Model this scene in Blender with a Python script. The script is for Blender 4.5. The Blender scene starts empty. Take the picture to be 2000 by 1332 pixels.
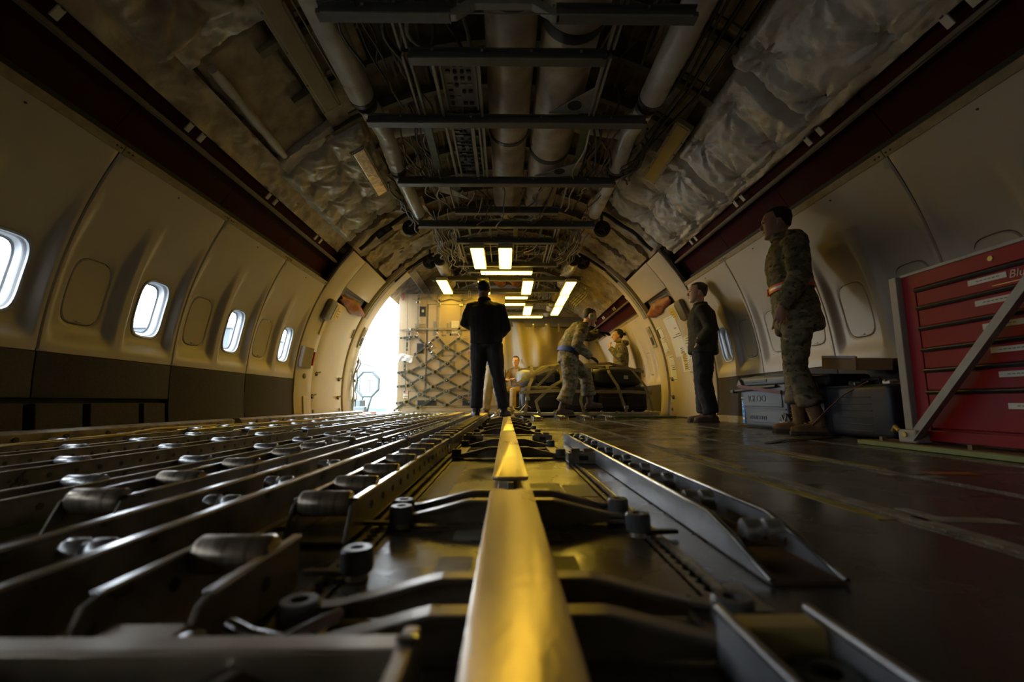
import bpy, bmesh, math, random
import numpy as np
from mathutils import Vector, Matrix, noise
sc = bpy.context.scene
# ------------------------------------------------------------------ camera
F_PX, VPX, VPY = 889.0, 988.0, 785.0
d = Vector((VPX-1000, -(VPY-666), F_PX)).normalized()          # world +Y seen from the lens
ex = Vector((0, 1, 0)).cross(d).normalized()
ez = d.cross(ex)
if ez.y < 0: ez = -ez
rows = [Vector((ex[i], d[i], ez[i])) for i in range(3)]        # lens axes in the world: right, up, forward
cam_d = bpy.data.cameras.new('camera'); cam = bpy.data.objects.new('camera', cam_d)
sc.collection.objects.link(cam)
cm = Matrix.Identity(4)
for i in range(3):
    cm[i][0] = rows[0][i]; cm[i][1] = rows[1][i]; cm[i][2] = -rows[2][i]
cm[0][3], cm[1][3], cm[2][3] = -0.012, 0.0, 0.25
cam.matrix_world = cm
cam_d.sensor_fit = 'HORIZONTAL'; cam_d.sensor_width = 36.0; cam_d.lens = F_PX/2000*36
cam_d.clip_start = 0.02; cam_d.clip_end = 2000
cam_d.dof.use_dof = True; cam_d.dof.focus_distance = 5.5; cam_d.dof.aperture_fstop = 2.8
sc.camera = cam
# ------------------------------------------------------------------ sky and exposure
wd = bpy.data.worlds.new('overcast_sky'); sc.world = wd; wd.use_nodes = True
bg = wd.node_tree.nodes['Background']
bg.inputs['Color'].default_value = (0.86, 0.93, 1.0, 1); bg.inputs['Strength'].default_value = 21.0
vs = sc.view_settings
vs.view_transform = 'Standard'; vs.look = 'None'; vs.gamma = 1.0; vs.use_curve_mapping = False
vs.exposure = 0.0
sc.cycles.use_denoising = True
sc.cycles.max_bounces = 8; sc.cycles.diffuse_bounces = 5
LAMP_COL, LAMP_STR = (1.0, 0.64, 0.06), 20.0

def portal(loc, rot, sx, sy):                                  # tells the sampler where daylight comes in; gives off none itself
    l = bpy.data.lights.new('daylight_portal', 'AREA'); l.shape = 'RECTANGLE'; l.size = sx; l.size_y = sy
    l.cycles.is_portal = True
    o = bpy.data.objects.new('daylight_portal', l); sc.collection.objects.link(o)
    o.location = loc; o.rotation_euler = rot
portal((-2.95, 10.2, 1.15), (0, -math.pi/2, 0), 2.3, 3.8)
for k in range(7):
    portal((-2.97, 5.665-1.105*k, 0.97), (0, -math.pi/2, 0), 0.46, 0.32)
portal((2.98, 5.665, 0.97), (0, math.pi/2, 0), 0.46, 0.32)
# ------------------------------------------------------------------ helpers
PI = math.pi; rnd = random.Random(7)
R0, ZC = 2.82, 0.45                                            # cabin lining: radius and height of its axis
COL = sc.collection

class MB:
    def __init__(s): s.v = []; s.f = []
    def add(s, vs_, fs):
        o = len(s.v); s.v += [tuple(p) for p in vs_]; s.f += [tuple(i+o for i in f) for f in fs]; return s
    def box(s, x0, x1, y0, y1, z0, z1):
        return s.add([(x, y, z) for z in (z0, z1) for y in (y0, y1) for x in (x0, x1)],
                     [(0,2,3,1),(4,5,7,6),(0,1,5,4),(2,6,7,3),(0,4,6,2),(1,3,7,5)])
    def obox(s, c, size, rot=None):                            # rot: Matrix 3x3
        c = Vector(c); h = [a/2 for a in size]; P = []
        for k in (-1, 1):
            for j in (-1, 1):
                for i in (-1, 1):
                    p = Vector((i*h[0], j*h[1], k*h[2]))
                    P.append((rot @ p if rot else p) + c)
        return s.add(P, [(0,2,3,1),(4,5,7,6),(0,1,5,4),(2,6,7,3),(0,4,6,2),(1,3,7,5)])
    def tube(s, pts, r, n=8, closed=False, flat=1.0, ref=None, cap=True):
        pts = [Vector(p) for p in pts]; m = len(pts)
        rs = r if isinstance(r, (list, tuple)) else [r]*m
        T = []
        for i in range(m):
            a = pts[i-1] if (i > 0 or closed) else pts[i]; b = pts[(i+1) % m] if (i < m-1 or closed) else pts[i]
            t = b-a; T.append(t.normalized() if t.length > 1e-9 else Vector((0,0,1)))
        u = Vector(ref) if ref else (Vector((0,0,1)) if abs(T[0].z) < .9 else Vector((1,0,0)))
        V = []
        for i in range(m):
            if ref: u = Vector(ref)
            u = (u - T[i]*u.dot(T[i]))
            u = u.normalized() if u.length > 1e-6 else T[i].orthogonal().normalized()
            w = T[i].cross(u)
            ra, rb = rs[i] if isinstance(rs[i], (tuple, list)) else (rs[i], rs[i]*flat)
            for k in range(n):
                a = 2*PI*k/n; V.append(pts[i] + u*(math.cos(a)*ra) + w*(math.sin(a)*rb))
        F = []
        for i in range(m if closed else m-1):
            for k in range(n):
                j = (i+1) % m; F.append((i*n+k, i*n+(k+1) % n, j*n+(k+1) % n, j*n+k))
        if cap and not closed: F += [tuple(range(n-1, -1, -1)), tuple((m-1)*n+k for k in range(n))]
        return s.add(V, F)
    def cyl(s, a, b, r, n=12, r2=None): return s.tube([a, b], [r, r if r2 is None else r2], n)
    def lathe(s, c, prof, n=16, axis='z'):                     # prof: (radius, height)
        V = []; c = Vector(c)
        for (r, h) in prof:
            for k in range(n):
                a = 2*PI*k/n; p = (r*math.cos(a), r*math.sin(a), h)
                if axis == 'x': p = (p[2], p[0], p[1])
                elif axis == 'y': p = (p[0], p[2], p[1])
                V.append(c + Vector(p))
        m = len(prof)
        F = [(i*n+k, i*n+(k+1) % n, (i+1)*n+(k+1) % n, (i+1)*n+k) for i in range(m-1) for k in range(n)]
        F += [tuple(range(n-1, -1, -1)), tuple((m-1)*n+k for k in range(n))]
        return s.add(V, F)
    def prism(s, poly, axis, a, b):
        n = len(poly); V = []
        for t in (a, b):
            for (p, q) in poly:
                V.append({'x': (t, p, q), 'y': (p, t, q), 'z': (p, q, t)}[axis])
        return s.add(V, [tuple(range(n-1, -1, -1)), tuple(range(n, 2*n))] + [(k, (k+1) % n, n+(k+1) % n, n+k) for k in range(n)])
    def grid(s, fn, nu, nv):
        V = [fn(i/nu, j/nv) for i in range(nu+1) for j in range(nv+1)]; w = nv+1
        return s.add(V, [(i*w+j, i*w+j+1, (i+1)*w+j+1, (i+1)*w+j) for i in range(nu) for j in range(nv)])
    def slab(s, fn, nu, nv):                                   # fn(u, v, back)
        w = nv+1; n1 = (nu+1)*w
        V = [fn(i/nu, j/nv, b) for b in (0, 1) for i in range(nu+1) for j in range(nv+1)]
        F = [(i*w+j, i*w+j+1, (i+1)*w+j+1, (i+1)*w+j) for i in range(nu) for j in range(nv)]
        F += [(n1+i*w+j, n1+(i+1)*w+j, n1+(i+1)*w+j+1, n1+i*w+j+1) for i in range(nu) for j in range(nv)]
        ring = [j for j in range(nv+1)] + [i*w+nv for i in range(1, nu+1)] + [nu*w+j for j in range(nv-1, -1, -1)] + [i*w for i in range(nu-1, 0, -1)]
        m = len(ring)
        F += [(ring[k], ring[(k+1) % m], n1+ring[(k+1) % m], n1+ring[k]) for k in range(m)]
        return s.add(V, F)
    def ribbon(s, pts, wv, w, t, nv=None):                     # flat strap along pts; wv: width direction
        pts = [Vector(p) for p in pts]; m = len(pts); V = []
        for i in range(m):
            tg = (pts[min(i+1, m-1)]-pts[max(i-1, 0)]).normalized()
            W = Vector(wv); W = (W - tg*W.dot(tg)).normalized(); N = tg.cross(W)
            for (a, b) in ((-1,-1),(1,-1),(1,1),(-1,1)): V.append(pts[i] + W*(a*w/2) + N*(b*t/2))
        F = [(i*4+k, i*4+(k+1) % 4, i*4+4+(k+1) % 4, i*4+4+k) for i in range(m-1) for k in range(4)]
        return s.add(V, F + [(3,2,1,0), tuple((m-1)*4+k for k in range(4))])
    def mesh(s, name, bevel=0, seg=2, smooth=None, fix=True):
        me = bpy.data.meshes.new(name); me.from_pydata(s.v, [], s.f)
        if bevel or fix:
            b = bmesh.new(); b.from_mesh(me)
            if fix: bmesh.ops.recalc_face_normals(b, faces=b.faces)
            if bevel:
                es = [e for e in b.edges if len(e.link_faces) == 2 and e.calc_face_angle(0) > .5]
                bmesh.ops.bevel(b, geom=es, offset=bevel, segments=seg, profile=.5, affect='EDGES', clamp_overlap=True)
            b.to_mesh(me); b.free()
        if smooth is not None:
            me.shade_smooth(); me.set_sharp_from_angle(angle=math.radians(smooth))
        return me
    def build(s, name, mat, parent=None, bevel=0, seg=2, smooth=None, fix=True):
        return link(name, s.mesh(name, bevel, seg, smooth, fix), mat, parent)

def link(name, me, mat=None, parent=None):
    o = bpy.data.objects.new(name, me); COL.objects.link(o)
    if mat is not None and len(me.materials) == 0: me.materials.append(M[mat])
    if parent is not None: o.parent = parent
    return o
def tag(o, label, cat, group=None):
    o['label'] = label; o['category'] = cat
    if group: o['group'] = group
    return o
def thing(name, label, cat, loc=(0,0,0), rz=0.0, group=None):
    o = bpy.data.objects.new(name, None); COL.objects.link(o); o.location = loc; o.rotation_euler = (0, 0, rz)
    o.empty_display_size = .1
    return tag(o, label, cat, group)
def struct(name):
    o = bpy.data.objects.new(name, None); COL.objects.link(o); o['kind'] = 'structure'; return o
def place(me, name, parent, loc, rot=(0,0,0), scale=None):     # one more copy of a mesh
    o = bpy.data.objects.new(name, me); COL.objects.link(o); o.parent = parent; o.location = loc; o.rotation_euler = rot
    if scale: o.scale = scale
    return o
def copy_tree(o, parent=None):
    c = o.copy(); COL.objects.link(c); c.parent = parent
    for ch in o.children: copy_tree(ch, c)
    return c
def text(body, size, mat, parent, loc, rot, depth=.0008, name='lettering', align='CENTER', shear=0, xs=1):
    cu = bpy.data.curves.new(name, 'FONT'); cu.body = body; cu.size = size; cu.extrude = depth
    cu.align_x = align; cu.align_y = 'CENTER'; cu.shear = shear; cu.resolution_u = 3
    o = bpy.data.objects.new(name, cu); COL.objects.link(o); o.location = loc; o.rotation_euler = rot; o.parent = parent
    dgr = bpy.context.evaluated_depsgraph_get(); me = bpy.data.meshes.new_from_object(o.evaluated_get(dgr)); bpy.data.objects.remove(o)
    me.materials.clear(); me.materials.append(M[mat]); o = bpy.data.objects.new(name, me); COL.objects.link(o)
    o.location = loc; o.rotation_euler = rot; o.parent = parent; o.scale = (xs, 1, 1); return o
def sstep(a, b, x):
    t = min(1, max(0, (x-a)/(b-a))); return t*t*(3-2*t)
def cylp(side, R, deg, y):                                     # a point on the fuselage section
    a = math.radians(deg); return Vector((side*R*math.cos(a), y, ZC+R*math.sin(a)))
def cyln(side, deg):
    a = math.radians(deg); return Vector((side*math.cos(a), 0, math.sin(a)))
def cylslab(m, side, Ra, Rb, a0, a1, y0, y1, na=10, ny=1):
    return m.slab(lambda u, v, b: cylp(side, Rb if b else Ra, a0+(a1-a0)*u, y0+(y1-y0)*v), na, ny)
# ------------------------------------------------------------------ materials
M = {}
def mat(name, col, rough=.5, metal=0., var=.0, vscale=6., col2=None, bump=0., bscale=40., rvar=0., spec=None, coat=0., detail=4, stretch=None, emit=None, bdist=.01):
    m = bpy.data.materials.new(name); m.use_nodes = True; nt = m.node_tree; b = nt.nodes['Principled BSDF']
    b.inputs['Base Color'].default_value = (*col, 1); b.inputs['Roughness'].default_value = rough; b.inputs['Metallic'].default_value = metal
    if spec is not None: b.inputs['Specular IOR Level'].default_value = spec
    if coat: b.inputs['Coat Weight'].default_value = coat; b.inputs['Coat Roughness'].default_value = .15
    if emit: b.inputs['Emission Color'].default_value = (*emit[0], 1); b.inputs['Emission Strength'].default_value = emit[1]
    if var or col2 or bump or rvar:
        tc = nt.nodes.new('ShaderNodeTexCoord'); src = tc.outputs['Object']
        if stretch:
            mp = nt.nodes.new('ShaderNodeMapping'); mp.inputs['Scale'].default_value = stretch
            nt.links.new(src, mp.inputs['Vector']); src = mp.outputs['Vector']
    if var or col2 or rvar:
        n = nt.nodes.new('ShaderNodeTexNoise'); n.inputs['Scale'].default_value = vscale; n.inputs['Detail'].default_value = detail
        nt.links.new(src, n.inputs['Vector'])
        r = nt.nodes.new('ShaderNodeValToRGB'); nt.links.new(n.outputs['Fac'], r.inputs['Fac'])
        c2 = col2 or tuple(c*(1-var) for c in col)
        r.color_ramp.elements[0].position = .36; r.color_ramp.elements[1].position = .64
        r.color_ramp.elements[0].color = (*c2, 1); r.color_ramp.elements[1].color = (*col, 1)
        if var or col2: nt.links.new(r.outputs['Color'], b.inputs['Base Color'])
        if rvar:
            mr = nt.nodes.new('ShaderNodeMapRange'); nt.links.new(n.outputs['Fac'], mr.inputs['Value'])
            mr.inputs['From Min'].default_value = .3; mr.inputs['From Max'].default_value = .7
            mr.inputs['To Min'].default_value = max(.02, rough-rvar); mr.inputs['To Max'].default_value = min(1, rough+rvar)
            nt.links.new(mr.outputs['Result'], b.inputs['Roughness'])
    if bump:
        n2 = nt.nodes.new('ShaderNodeTexNoise'); n2.inputs['Scale'].default_value = bscale; n2.inputs['Detail'].default_value = 5
        nt.links.new(src, n2.inputs['Vector'])
        bp = nt.nodes.new('ShaderNodeBump'); bp.inputs['Strength'].default_value = bump; bp.inputs['Distance'].default_value = bdist
        nt.links.new(n2.outputs['Fac'], bp.inputs['Height']); nt.links.new(bp.outputs['Normal'], b.inputs['Normal'])
    M[name] = m; return m
mat('lining', (.56, .48, .37), .48, var=.06, vscale=3, bump=.05, bscale=300)
mat('lining_door', (.62, .53, .40), .45, var=.08, vscale=4, rvar=.08)
mat('plug', (.50, .43, .31), .45, var=.05, vscale=8)
mat('dado', (.062, .051, .046), .85, var=.25, vscale=60, bump=.15, bscale=500)
mat('seam_dark', (.03, .026, .022), .7, var=.2)
mat('reveal', (.40, .42, .44), .4, var=.03)
mat('gasket', (.12, .13, .14), .5, var=.1)
mat('maroon', (.055, .0065, .009), .75, var=.3, vscale=5, rvar=.1, spec=.12)
mat('trim_metal', (.36, .28, .15), .5, var=.25, vscale=20)
mat('rail_tan', (.17, .13, .085), .5, var=.2, vscale=10)
mat('film', (.68, .63, .55), .33, var=.10, vscale=9, bump=.5, bscale=14, rvar=.1, bdist=.025)
mat('film_dirty', (.55, .46, .33), .38, col2=(.30,.23,.155), vscale=5, bump=.5, bscale=13, rvar=.12, bdist=.025)
mat('film_yellow', (.50, .39, .20), .38, col2=(.30,.22,.11), vscale=7, bump=.55, bscale=14, bdist=.025)
mat('crown', (.30, .22, .13), .8, col2=(.11,.08,.05), vscale=7, bump=.4, bscale=18)
mat('rib', (.24, .21, .14), .6, var=.3, vscale=8)
mat('beam', (.135, .135, .125), .45, var=.2, vscale=12, rvar=.08)
mat('beam_light', (.40, .385, .33), .5, var=.2, vscale=12)
mat('duct', (.72, .69, .62), .34, col2=(.50,.46,.38), vscale=4, bump=.2, bscale=25, rvar=.1)
mat('duct_brown', (.68, .57, .42), .5, col2=(.42,.34,.23), vscale=5, bump=.25, bscale=40)
mat('band', (.07, .065, .06), .5, var=.2)
mat('green_primer', (.14, .165, .045), .55, var=.3, vscale=10)
mat('green_dark', (.10, .125, .055), .5, var=.3, vscale=12)
mat('box_blue', (.07, .09, .12), .45, var=.2, vscale=20)
mat('box_grey', (.30, .28, .24), .5, var=.2, vscale=12)
mat('cable_black', (.018, .017, .016), .45, var=.2)
mat('cable_tan', (.33, .27, .18), .55, var=.2)
mat('cable_white', (.5, .46, .38), .5, var=.2)
mat('wheel_black', (.015, .014, .014), .4, var=.2)
mat('lens_off', (.50, .42, .26), .3, var=.1)
mat('lens_yellow', (.62, .42, .07), .35, var=.12, vscale=5)
mat('foil', (.75, .75, .74), .18, 1., var=.1, bump=.8, bscale=9)
mat('lamp_frame', (.45, .40, .28), .45, var=.1)
mat('floor_dark', (.075, .067, .06), .26, col2=(.04,.036,.033), vscale=3, rvar=.10, bump=.04, bscale=120)
mat('floor_panel', (.20, .165, .115), .28, col2=(.12,.098,.07), vscale=5, rvar=.12, bump=.06, bscale=60)
mat('track', (.38, .32, .22), .45, .25, col2=(.16,.13,.09), vscale=14)
mat('steel', (.62, .63, .65), .24, 1., col2=(.30,.29,.28), vscale=18, rvar=.1, stretch=(1, .15, 1))
mat('channel_grey', (.36, .38, .41), .4, .45, col2=(.22,.225,.235), vscale=10, rvar=.1)
mat('steel_dark', (.30, .26, .21), .36, .6, col2=(.17,.14,.105), vscale=14, rvar=.12)
mat('tee_alu', (.60, .54, .45), .31, 1., col2=(.38,.32,.24), vscale=6, rvar=.07, stretch=(1, .35, 1), bump=.05, bscale=120)
mat('roller', (.46, .39, .30), .34, .7, col2=(.27,.22,.16), vscale=10, rvar=.1)
mat('roller_silver', (.62, .64, .67), .3, .9, col2=(.42,.42,.42), vscale=12)
mat('bracket', (.34, .285, .20), .42, .45, col2=(.18,.14,.095), vscale=12, rvar=.1)
mat('puck', (.13, .13, .135), .38, .2, var=.3, vscale=20)
mat('rust', (.16, .085, .045), .75, col2=(.07,.04,.025), vscale=12)
mat('yellow_metal', (.62, .47, .15), .4, .4, var=.3, vscale=10)
mat('tape_white', (.40, .36, .29), .55, col2=(.22,.19,.14), vscale=14)
mat('tape_yellow', (.45, .34, .06), .55, col2=(.20,.15,.03), vscale=12)
mat('tape_orange', (.50, .15, .02), .5, var=.3)
mat('sheet_blue', (.20, .24, .29), .3, var=.2, vscale=6)
mat('yellow_cord', (.55, .36, .05), .5, var=.1)
mat('container', (.42, .33, .205), .55, var=.08, vscale=4)
mat('container_dark', (.03, .03, .032), .5, var=.2)
mat('grey_tape', (.22, .21, .185), .5, var=.1)
mat('strap_green', (.055, .06, .042), .8, var=.3, vscale=60)
mat('strap_tan', (.30, .255, .16), .8, var=.25, vscale=50)
mat('buckle', (.62, .60, .55), .3, 1., var=.15)
mat('gold', (.62, .47, .17), .35, 1., var=.15)
mat('hook_red', (.50, .06, .03), .4, var=.1)
mat('paper', (.70, .66, .55), .7, var=.05)
mat('paper_yellow', (.62, .45, .10), .7, var=.08)
mat('ink', (.05, .045, .04), .7, var=.1)
mat('ink_red', (.45, .05, .03), .6, var=.1)
mat('ink_blue', (.03, .05, .16), .6, var=.1)
mat('sticker_yellow', (.70, .48, .04), .45, var=.05)
mat('handle_box', (.20, .18, .16), .5, var=.1)
mat('orange_bag', (.40, .13, .03), .6, col2=(.20,.06,.02), vscale=9, bump=.4, bscale=22)
mat('curtain', (.24, .19, .095), .55, var=.15, vscale=2, bump=.06, bscale=80)
mat('valance', (.12, .10, .065), .7, var=.2)
mat('cab_red', (.30, .003, .011), .45, var=.12, vscale=3, rvar=.06, spec=.3)
mat('cab_lip', (.02, .016, .016), .4, var=.2)
mat('cab_grey', (.40, .37, .31), .5, var=.12, vscale=8)
mat('strut', (.30, .285, .25), .42, .3, var=.2, vscale=14, rvar=.08)
mat('plank_green', (.26, .30, .10), .6, var=.2, vscale=9)
mat('plank_wood', (.24, .16, .08), .6, col2=(.14,.09,.045), vscale=6, stretch=(6, 1, 6))
mat('cooler', (.080, .095, .122), .5, var=.07, vscale=8, bump=.04, bscale=200)
mat('cooler_lid', (.090, .106, .132), .5, var=.07, vscale=8)
mat('cooler_text', (.055, .068, .09), .5, var=.05)
mat('cooler_dark', (.035, .04, .05), .5, var=.1)
mat('label_blue', (.03, .20, .55), .4, var=.1)
mat('label_black', (.015, .017, .022), .4, var=.1)
mat('white_print', (.75, .77, .78), .5, var=.03)
mat('case_blue', (.017, .021, .034), .5, var=.2, vscale=7, rvar=.1, bump=.05, bscale=120)
mat('case_black', (.014, .014, .016), .5, var=.2, bump=.08, bscale=150)
mat('cardboard', (.40, .25, .11), .75, var=.12, vscale=7)
mat('red_cord', (.11, .012, .012), .6, var=.2)
mat('plastic_bag', (.72, .72, .74), .25, var=.15, vscale=14, bump=.7, bscale=24)
mat('skin', (.40, .22, .14), .5, var=.1, vscale=14)
mat('skin_pale', (.55, .32, .22), .5, var=.1, vscale=14)
mat('skin_tan', (.48, .27, .17), .5, var=.1, vscale=14)
mat('hair_dark', (.018, .013, .010), .6, var=.4, vscale=60, bump=.5, bscale=180)
mat('hair_brown', (.055, .032, .018), .6, var=.4, vscale=60, bump=.5, bscale=180)
mat('eye', (.02, .015, .012), .25, var=.1)
mat('lips', (.30, .12, .09), .5, var=.1)
mat('jacket_black', (.020, .020, .019), .85, var=.25, vscale=30, bump=.15, bscale=90)
mat('jacket_olive', (.046, .041, .024), .8, var=.35, vscale=14, bump=.2, bscale=60, spec=.15)
mat('trouser_dark', (.026, .026, .027), .7, var=.25, vscale=16, bump=.15, bscale=60)
mat('trouser_slate', (.034, .030, .030), .8, var=.25, vscale=14, bump=.2, bscale=50, spec=.15)
mat('khaki', (.33, .26, .16), .75, var=.15, vscale=12, bump=.2, bscale=50)
mat('tan_jacket', (.30, .20, .085), .75, var=.2, vscale=14, bump=.2, bscale=50)
mat('navy', (.03, .035, .055), .7, var=.2)
mat('boot', (.23, .12, .045), .75, var=.25, vscale=16, bump=.2, bscale=120)
mat('boot_dark', (.10, .06, .035), .75, var=.25, vscale=16, bump=.2, bscale=120)
mat('sole', (.06, .04, .025), .8, var=.2)
mat('shoe_black', (.02, .019, .018), .5, var=.2)
mat('belt_orange', (.85, .10, .02), .5, var=.05)
mat('belt_silver', (.42, .42, .42), .35, .4, var=.05)
mat('belt_blue', (.015, .04, .33), .5, var=.1)
mat('glove', (.016, .015, .014), .7, var=.3)
mat('headset', (.55, .50, .40), .4, var=.1)
mat('bag_navy', (.022, .028, .055), .65, var=.3, vscale=12, bump=.2, bscale=70)
mat('bag_black', (.013, .013, .015), .6, var=.3, vscale=12, bump=.2, bscale=70)
mat('bag_blue', (.03, .10, .34), .5, var=.2)
mat('bag_white', (.60, .58, .52), .5, col2=(.25,.33,.5), vscale=8, bump=.4, bscale=20)
mat('tag_blue', (.20, .45, .75), .5, var=.1)
mat('tarmac', (.20, .205, .21), .9, var=.08, vscale=.2)
mat('loader_teal', (.040, .062, .068), .5, var=.1, vscale=3)
mat('truck_white', (.16, .18, .19), .5, var=.05, vscale=2)
mat('hangar', (.030, .042, .050), .6, var=.1, vscale=.15)
mat('hangar_glass', (.045, .060, .068), .3, var=.05, vscale=.3)
def camo(name, cols, scale):
    m = bpy.data.materials.new(name); m.use_nodes = True; nt = m.node_tree; b = nt.nodes['Principled BSDF']; b.inputs['Roughness'].default_value = .8
    tc = nt.nodes.new('ShaderNodeTexCoord'); mp = nt.nodes.new('ShaderNodeMapping'); mp.inputs['Scale'].default_value = (1, 1, 1.7)
    nt.links.new(tc.outputs['Object'], mp.inputs['Vector'])
    prev = None
    for i, (c, lo) in enumerate(cols):
        if i == 0:
            rgb = nt.nodes.new('ShaderNodeRGB'); rgb.outputs[0].default_value = (*c, 1); prev = rgb.outputs[0]; continue
        n = nt.nodes.new('ShaderNodeTexNoise'); n.inputs['Scale'].default_value = scale*(.8+.35*i); n.inputs['Detail'].default_value = 2.5
        m2 = nt.nodes.new('ShaderNodeVectorMath'); m2.operation = 'ADD'; m2.inputs[1].default_value = (i*7.3, i*3.1, i*5.7)
        nt.links.new(mp.outputs['Vector'], m2.inputs[0]); nt.links.new(m2.outputs['Vector'], n.inputs['Vector'])
        r = nt.nodes.new('ShaderNodeMapRange'); r.inputs['From Min'].default_value = lo-.012; r.inputs['From Max'].default_value = lo+.012
        nt.links.new(n.outputs['Fac'], r.inputs['Value'])
        mx = nt.nodes.new('ShaderNodeMix'); mx.data_type = 'RGBA'
        nt.links.new(r.outputs['Result'], mx.inputs['Factor']); nt.links.new(prev, mx.inputs['A']); mx.inputs['B'].default_value = (*c, 1)
        prev = mx.outputs['Result']
    nt.links.new(prev, b.inputs['Base Color'])
    n2 = nt.nodes.new('ShaderNodeTexNoise'); n2.inputs['Scale'].default_value = 45; nt.links.new(tc.outputs['Object'], n2.inputs['Vector'])
    bp = nt.nodes.new('ShaderNodeBump'); bp.inputs['Strength'].default_value = .25; bp.inputs['Distance'].default_value = .01
    nt.links.new(n2.outputs['Fac'], bp.inputs['Height']); nt.links.new(bp.outputs['Normal'], b.inputs['Normal'])
    M[name] = m
camo('camo', [((.17,.14,.08),0), ((.085,.088,.04),.53), ((.24,.20,.125),.60), ((.04,.03,.018),.62), ((.12,.08,.04),.63)], 8)
def glass_pane():
    m = bpy.data.materials.new('window_glass'); m.use_nodes = True; nt = m.node_tree; nt.nodes.clear()
    o = nt.nodes.new('ShaderNodeOutputMaterial'); t = nt.nodes.new('ShaderNodeBsdfTransparent'); g = nt.nodes.new('ShaderNodeBsdfGlossy')
    g.inputs['Roughness'].default_value = .03; f = nt.nodes.new('ShaderNodeFresnel'); f.inputs['IOR'].default_value = 1.45
    n = nt.nodes.new('ShaderNodeTexNoise'); n.inputs['Scale'].default_value = 9
    r = nt.nodes.new('ShaderNodeValToRGB'); r.color_ramp.elements[0].color = (.90,.93,.95,1); r.color_ramp.elements[1].color = (.97,.98,.98,1)
    nt.links.new(n.outputs['Fac'], r.inputs['Fac']); nt.links.new(r.outputs['Color'], t.inputs['Color'])
    x = nt.nodes.new('ShaderNodeMixShader'); nt.links.new(f.outputs['Fac'], x.inputs['Fac']); nt.links.new(t.outputs[0], x.inputs[1]); nt.links.new(g.outputs[0], x.inputs[2])
    nt.links.new(x.outputs[0], o.inputs['Surface']); M['window_glass'] = m
glass_pane()
def lamp_mat():
    m = bpy.data.materials.new('lamp_diffuser'); m.use_nodes = True; nt = m.node_tree; b = nt.nodes['Principled BSDF']
    b.inputs['Base Color'].default_value = (.6,.5,.3,1); b.inputs['Emission Color'].default_value = (*LAMP_COL, 1)
    n = nt.nodes.new('ShaderNodeTexNoise'); n.inputs['Scale'].default_value = 3; mr = nt.nodes.new('ShaderNodeMapRange')
    mr.inputs['To Min'].default_value = LAMP_STR*.85; mr.inputs['To Max'].default_value = LAMP_STR*1.15
    nt.links.new(n.outputs['Fac'], mr.inputs['Value']); nt.links.new(mr.outputs['Result'], b.inputs['Emission Strength']); M['lamp_diffuser'] = m
lamp_mat()
# ================================================================== the cabin shell
PITCH = 1.105; Y_END = 6.06
wallL, wallR, ceil_, floor_ = struct('wall_left'), struct('wall_right'), struct('ceiling'), struct('floor')
Z_D, Z_T = 0.56, 1.835                                          # top of the dark dado, bottom of the trim strip
WA, WB, WZ = .14, .215, .97                                     # window half width, half height, centre height
def lining_pt(side, y, z, out): 
    n = (z-ZC)/R0; c = math.sqrt(max(0, 1-n*n)); return Vector((side*(R0+out)*c, y, ZC+(R0+out)*n))
def bay_depth(u, z):                                            # sculpted bay round a window, pushed outward
    m = 1-sstep(.66, .90, abs(u)); f = sstep(.60, .74, z)*(1-sstep(1.10, 1.64, z)); return .05*m*f
def superell(a, b, ang, p=4.0):
    c, s_ = math.cos(ang), math.sin(ang); r = (abs(c/a)**p+abs(s_/b)**p)**(-1/p); return c*r, s_*r
def window_cell(m, side, yc, hw, z0=Z_D, z1=Z_T, rings=15, cut=0):
    out = []; ns = 14
    for k in range(ns): out.append((-hw+2*hw*k/ns, z0))
    for k in range(ns*2): out.append((hw, z0+(z1-z0)*k/(ns*2)))
    for k in range(ns): out.append((hw-2*hw*k/ns, z1))
    for k in range(ns*2): out.append((-hw, z1-(z1-z0)*k/(ns*2)))
    n = len(out); V = []; lip = .012
    for r in range(rings+1):
        t = r/rings
        for (oy, oz) in out:
            ang = math.atan2((oz-WZ)/1.4, oy)
            iy, iz = superell(WA, WB, math.atan2(math.sin(ang)*1.4, math.cos(ang))); iz += WZ
            y = iy+(oy-iy)*t; z = iz+(oz-iz)*t
            dd = bay_depth(y/hw, z)
            if r == 0: dd += lip
            if r == rings and cut and y*cut > hw-1e-4: y -= cut*.004; dd += .012
            V.append(lining_pt(side, yc+y, z, dd))
    F = [(r*n+k, r*n+(k+1) % n, (r+1)*n+(k+1) % n, (r+1)*n+k) for r in range(rings) for k in range(n)]
    m.add(V, F)
def light_seal_cell(m, side, yc, hw):                                 # unseen sheet added behind a panel to stop light leaks, with the window hole
    out = []; ns = 8; z0, z1 = .50, 1.90
    for k in range(ns): out.append((-hw+2*hw*k/ns, z0))
    for k in range(ns*2): out.append((hw, z0+(z1-z0)*k/(ns*2)))
    for k in range(ns): out.append((hw-2*hw*k/ns, z1))
    for k in range(ns*2): out.append((-hw, z1-(z1-z0)*k/(ns*2)))
    n = len(out); V = []
    for t in (0, .3, .65, 1):
        for (oy, oz) in out:
            ang = math.atan2((oz-WZ)/1.4, oy); iy, iz = superell(WA-.022, WB-.024, math.atan2(math.sin(ang)*1.4, math.cos(ang))); iz += WZ
            V.append(lining_pt(side, yc+iy+(oy-iy)*t, iz+(oz-iz)*t, .112))
    m.add(V, [(r*n+k, r*n+(k+1) % n, (r+1)*n+(k+1) % n, (r+1)*n+k) for r in range(3) for k in range(n)])
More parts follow.
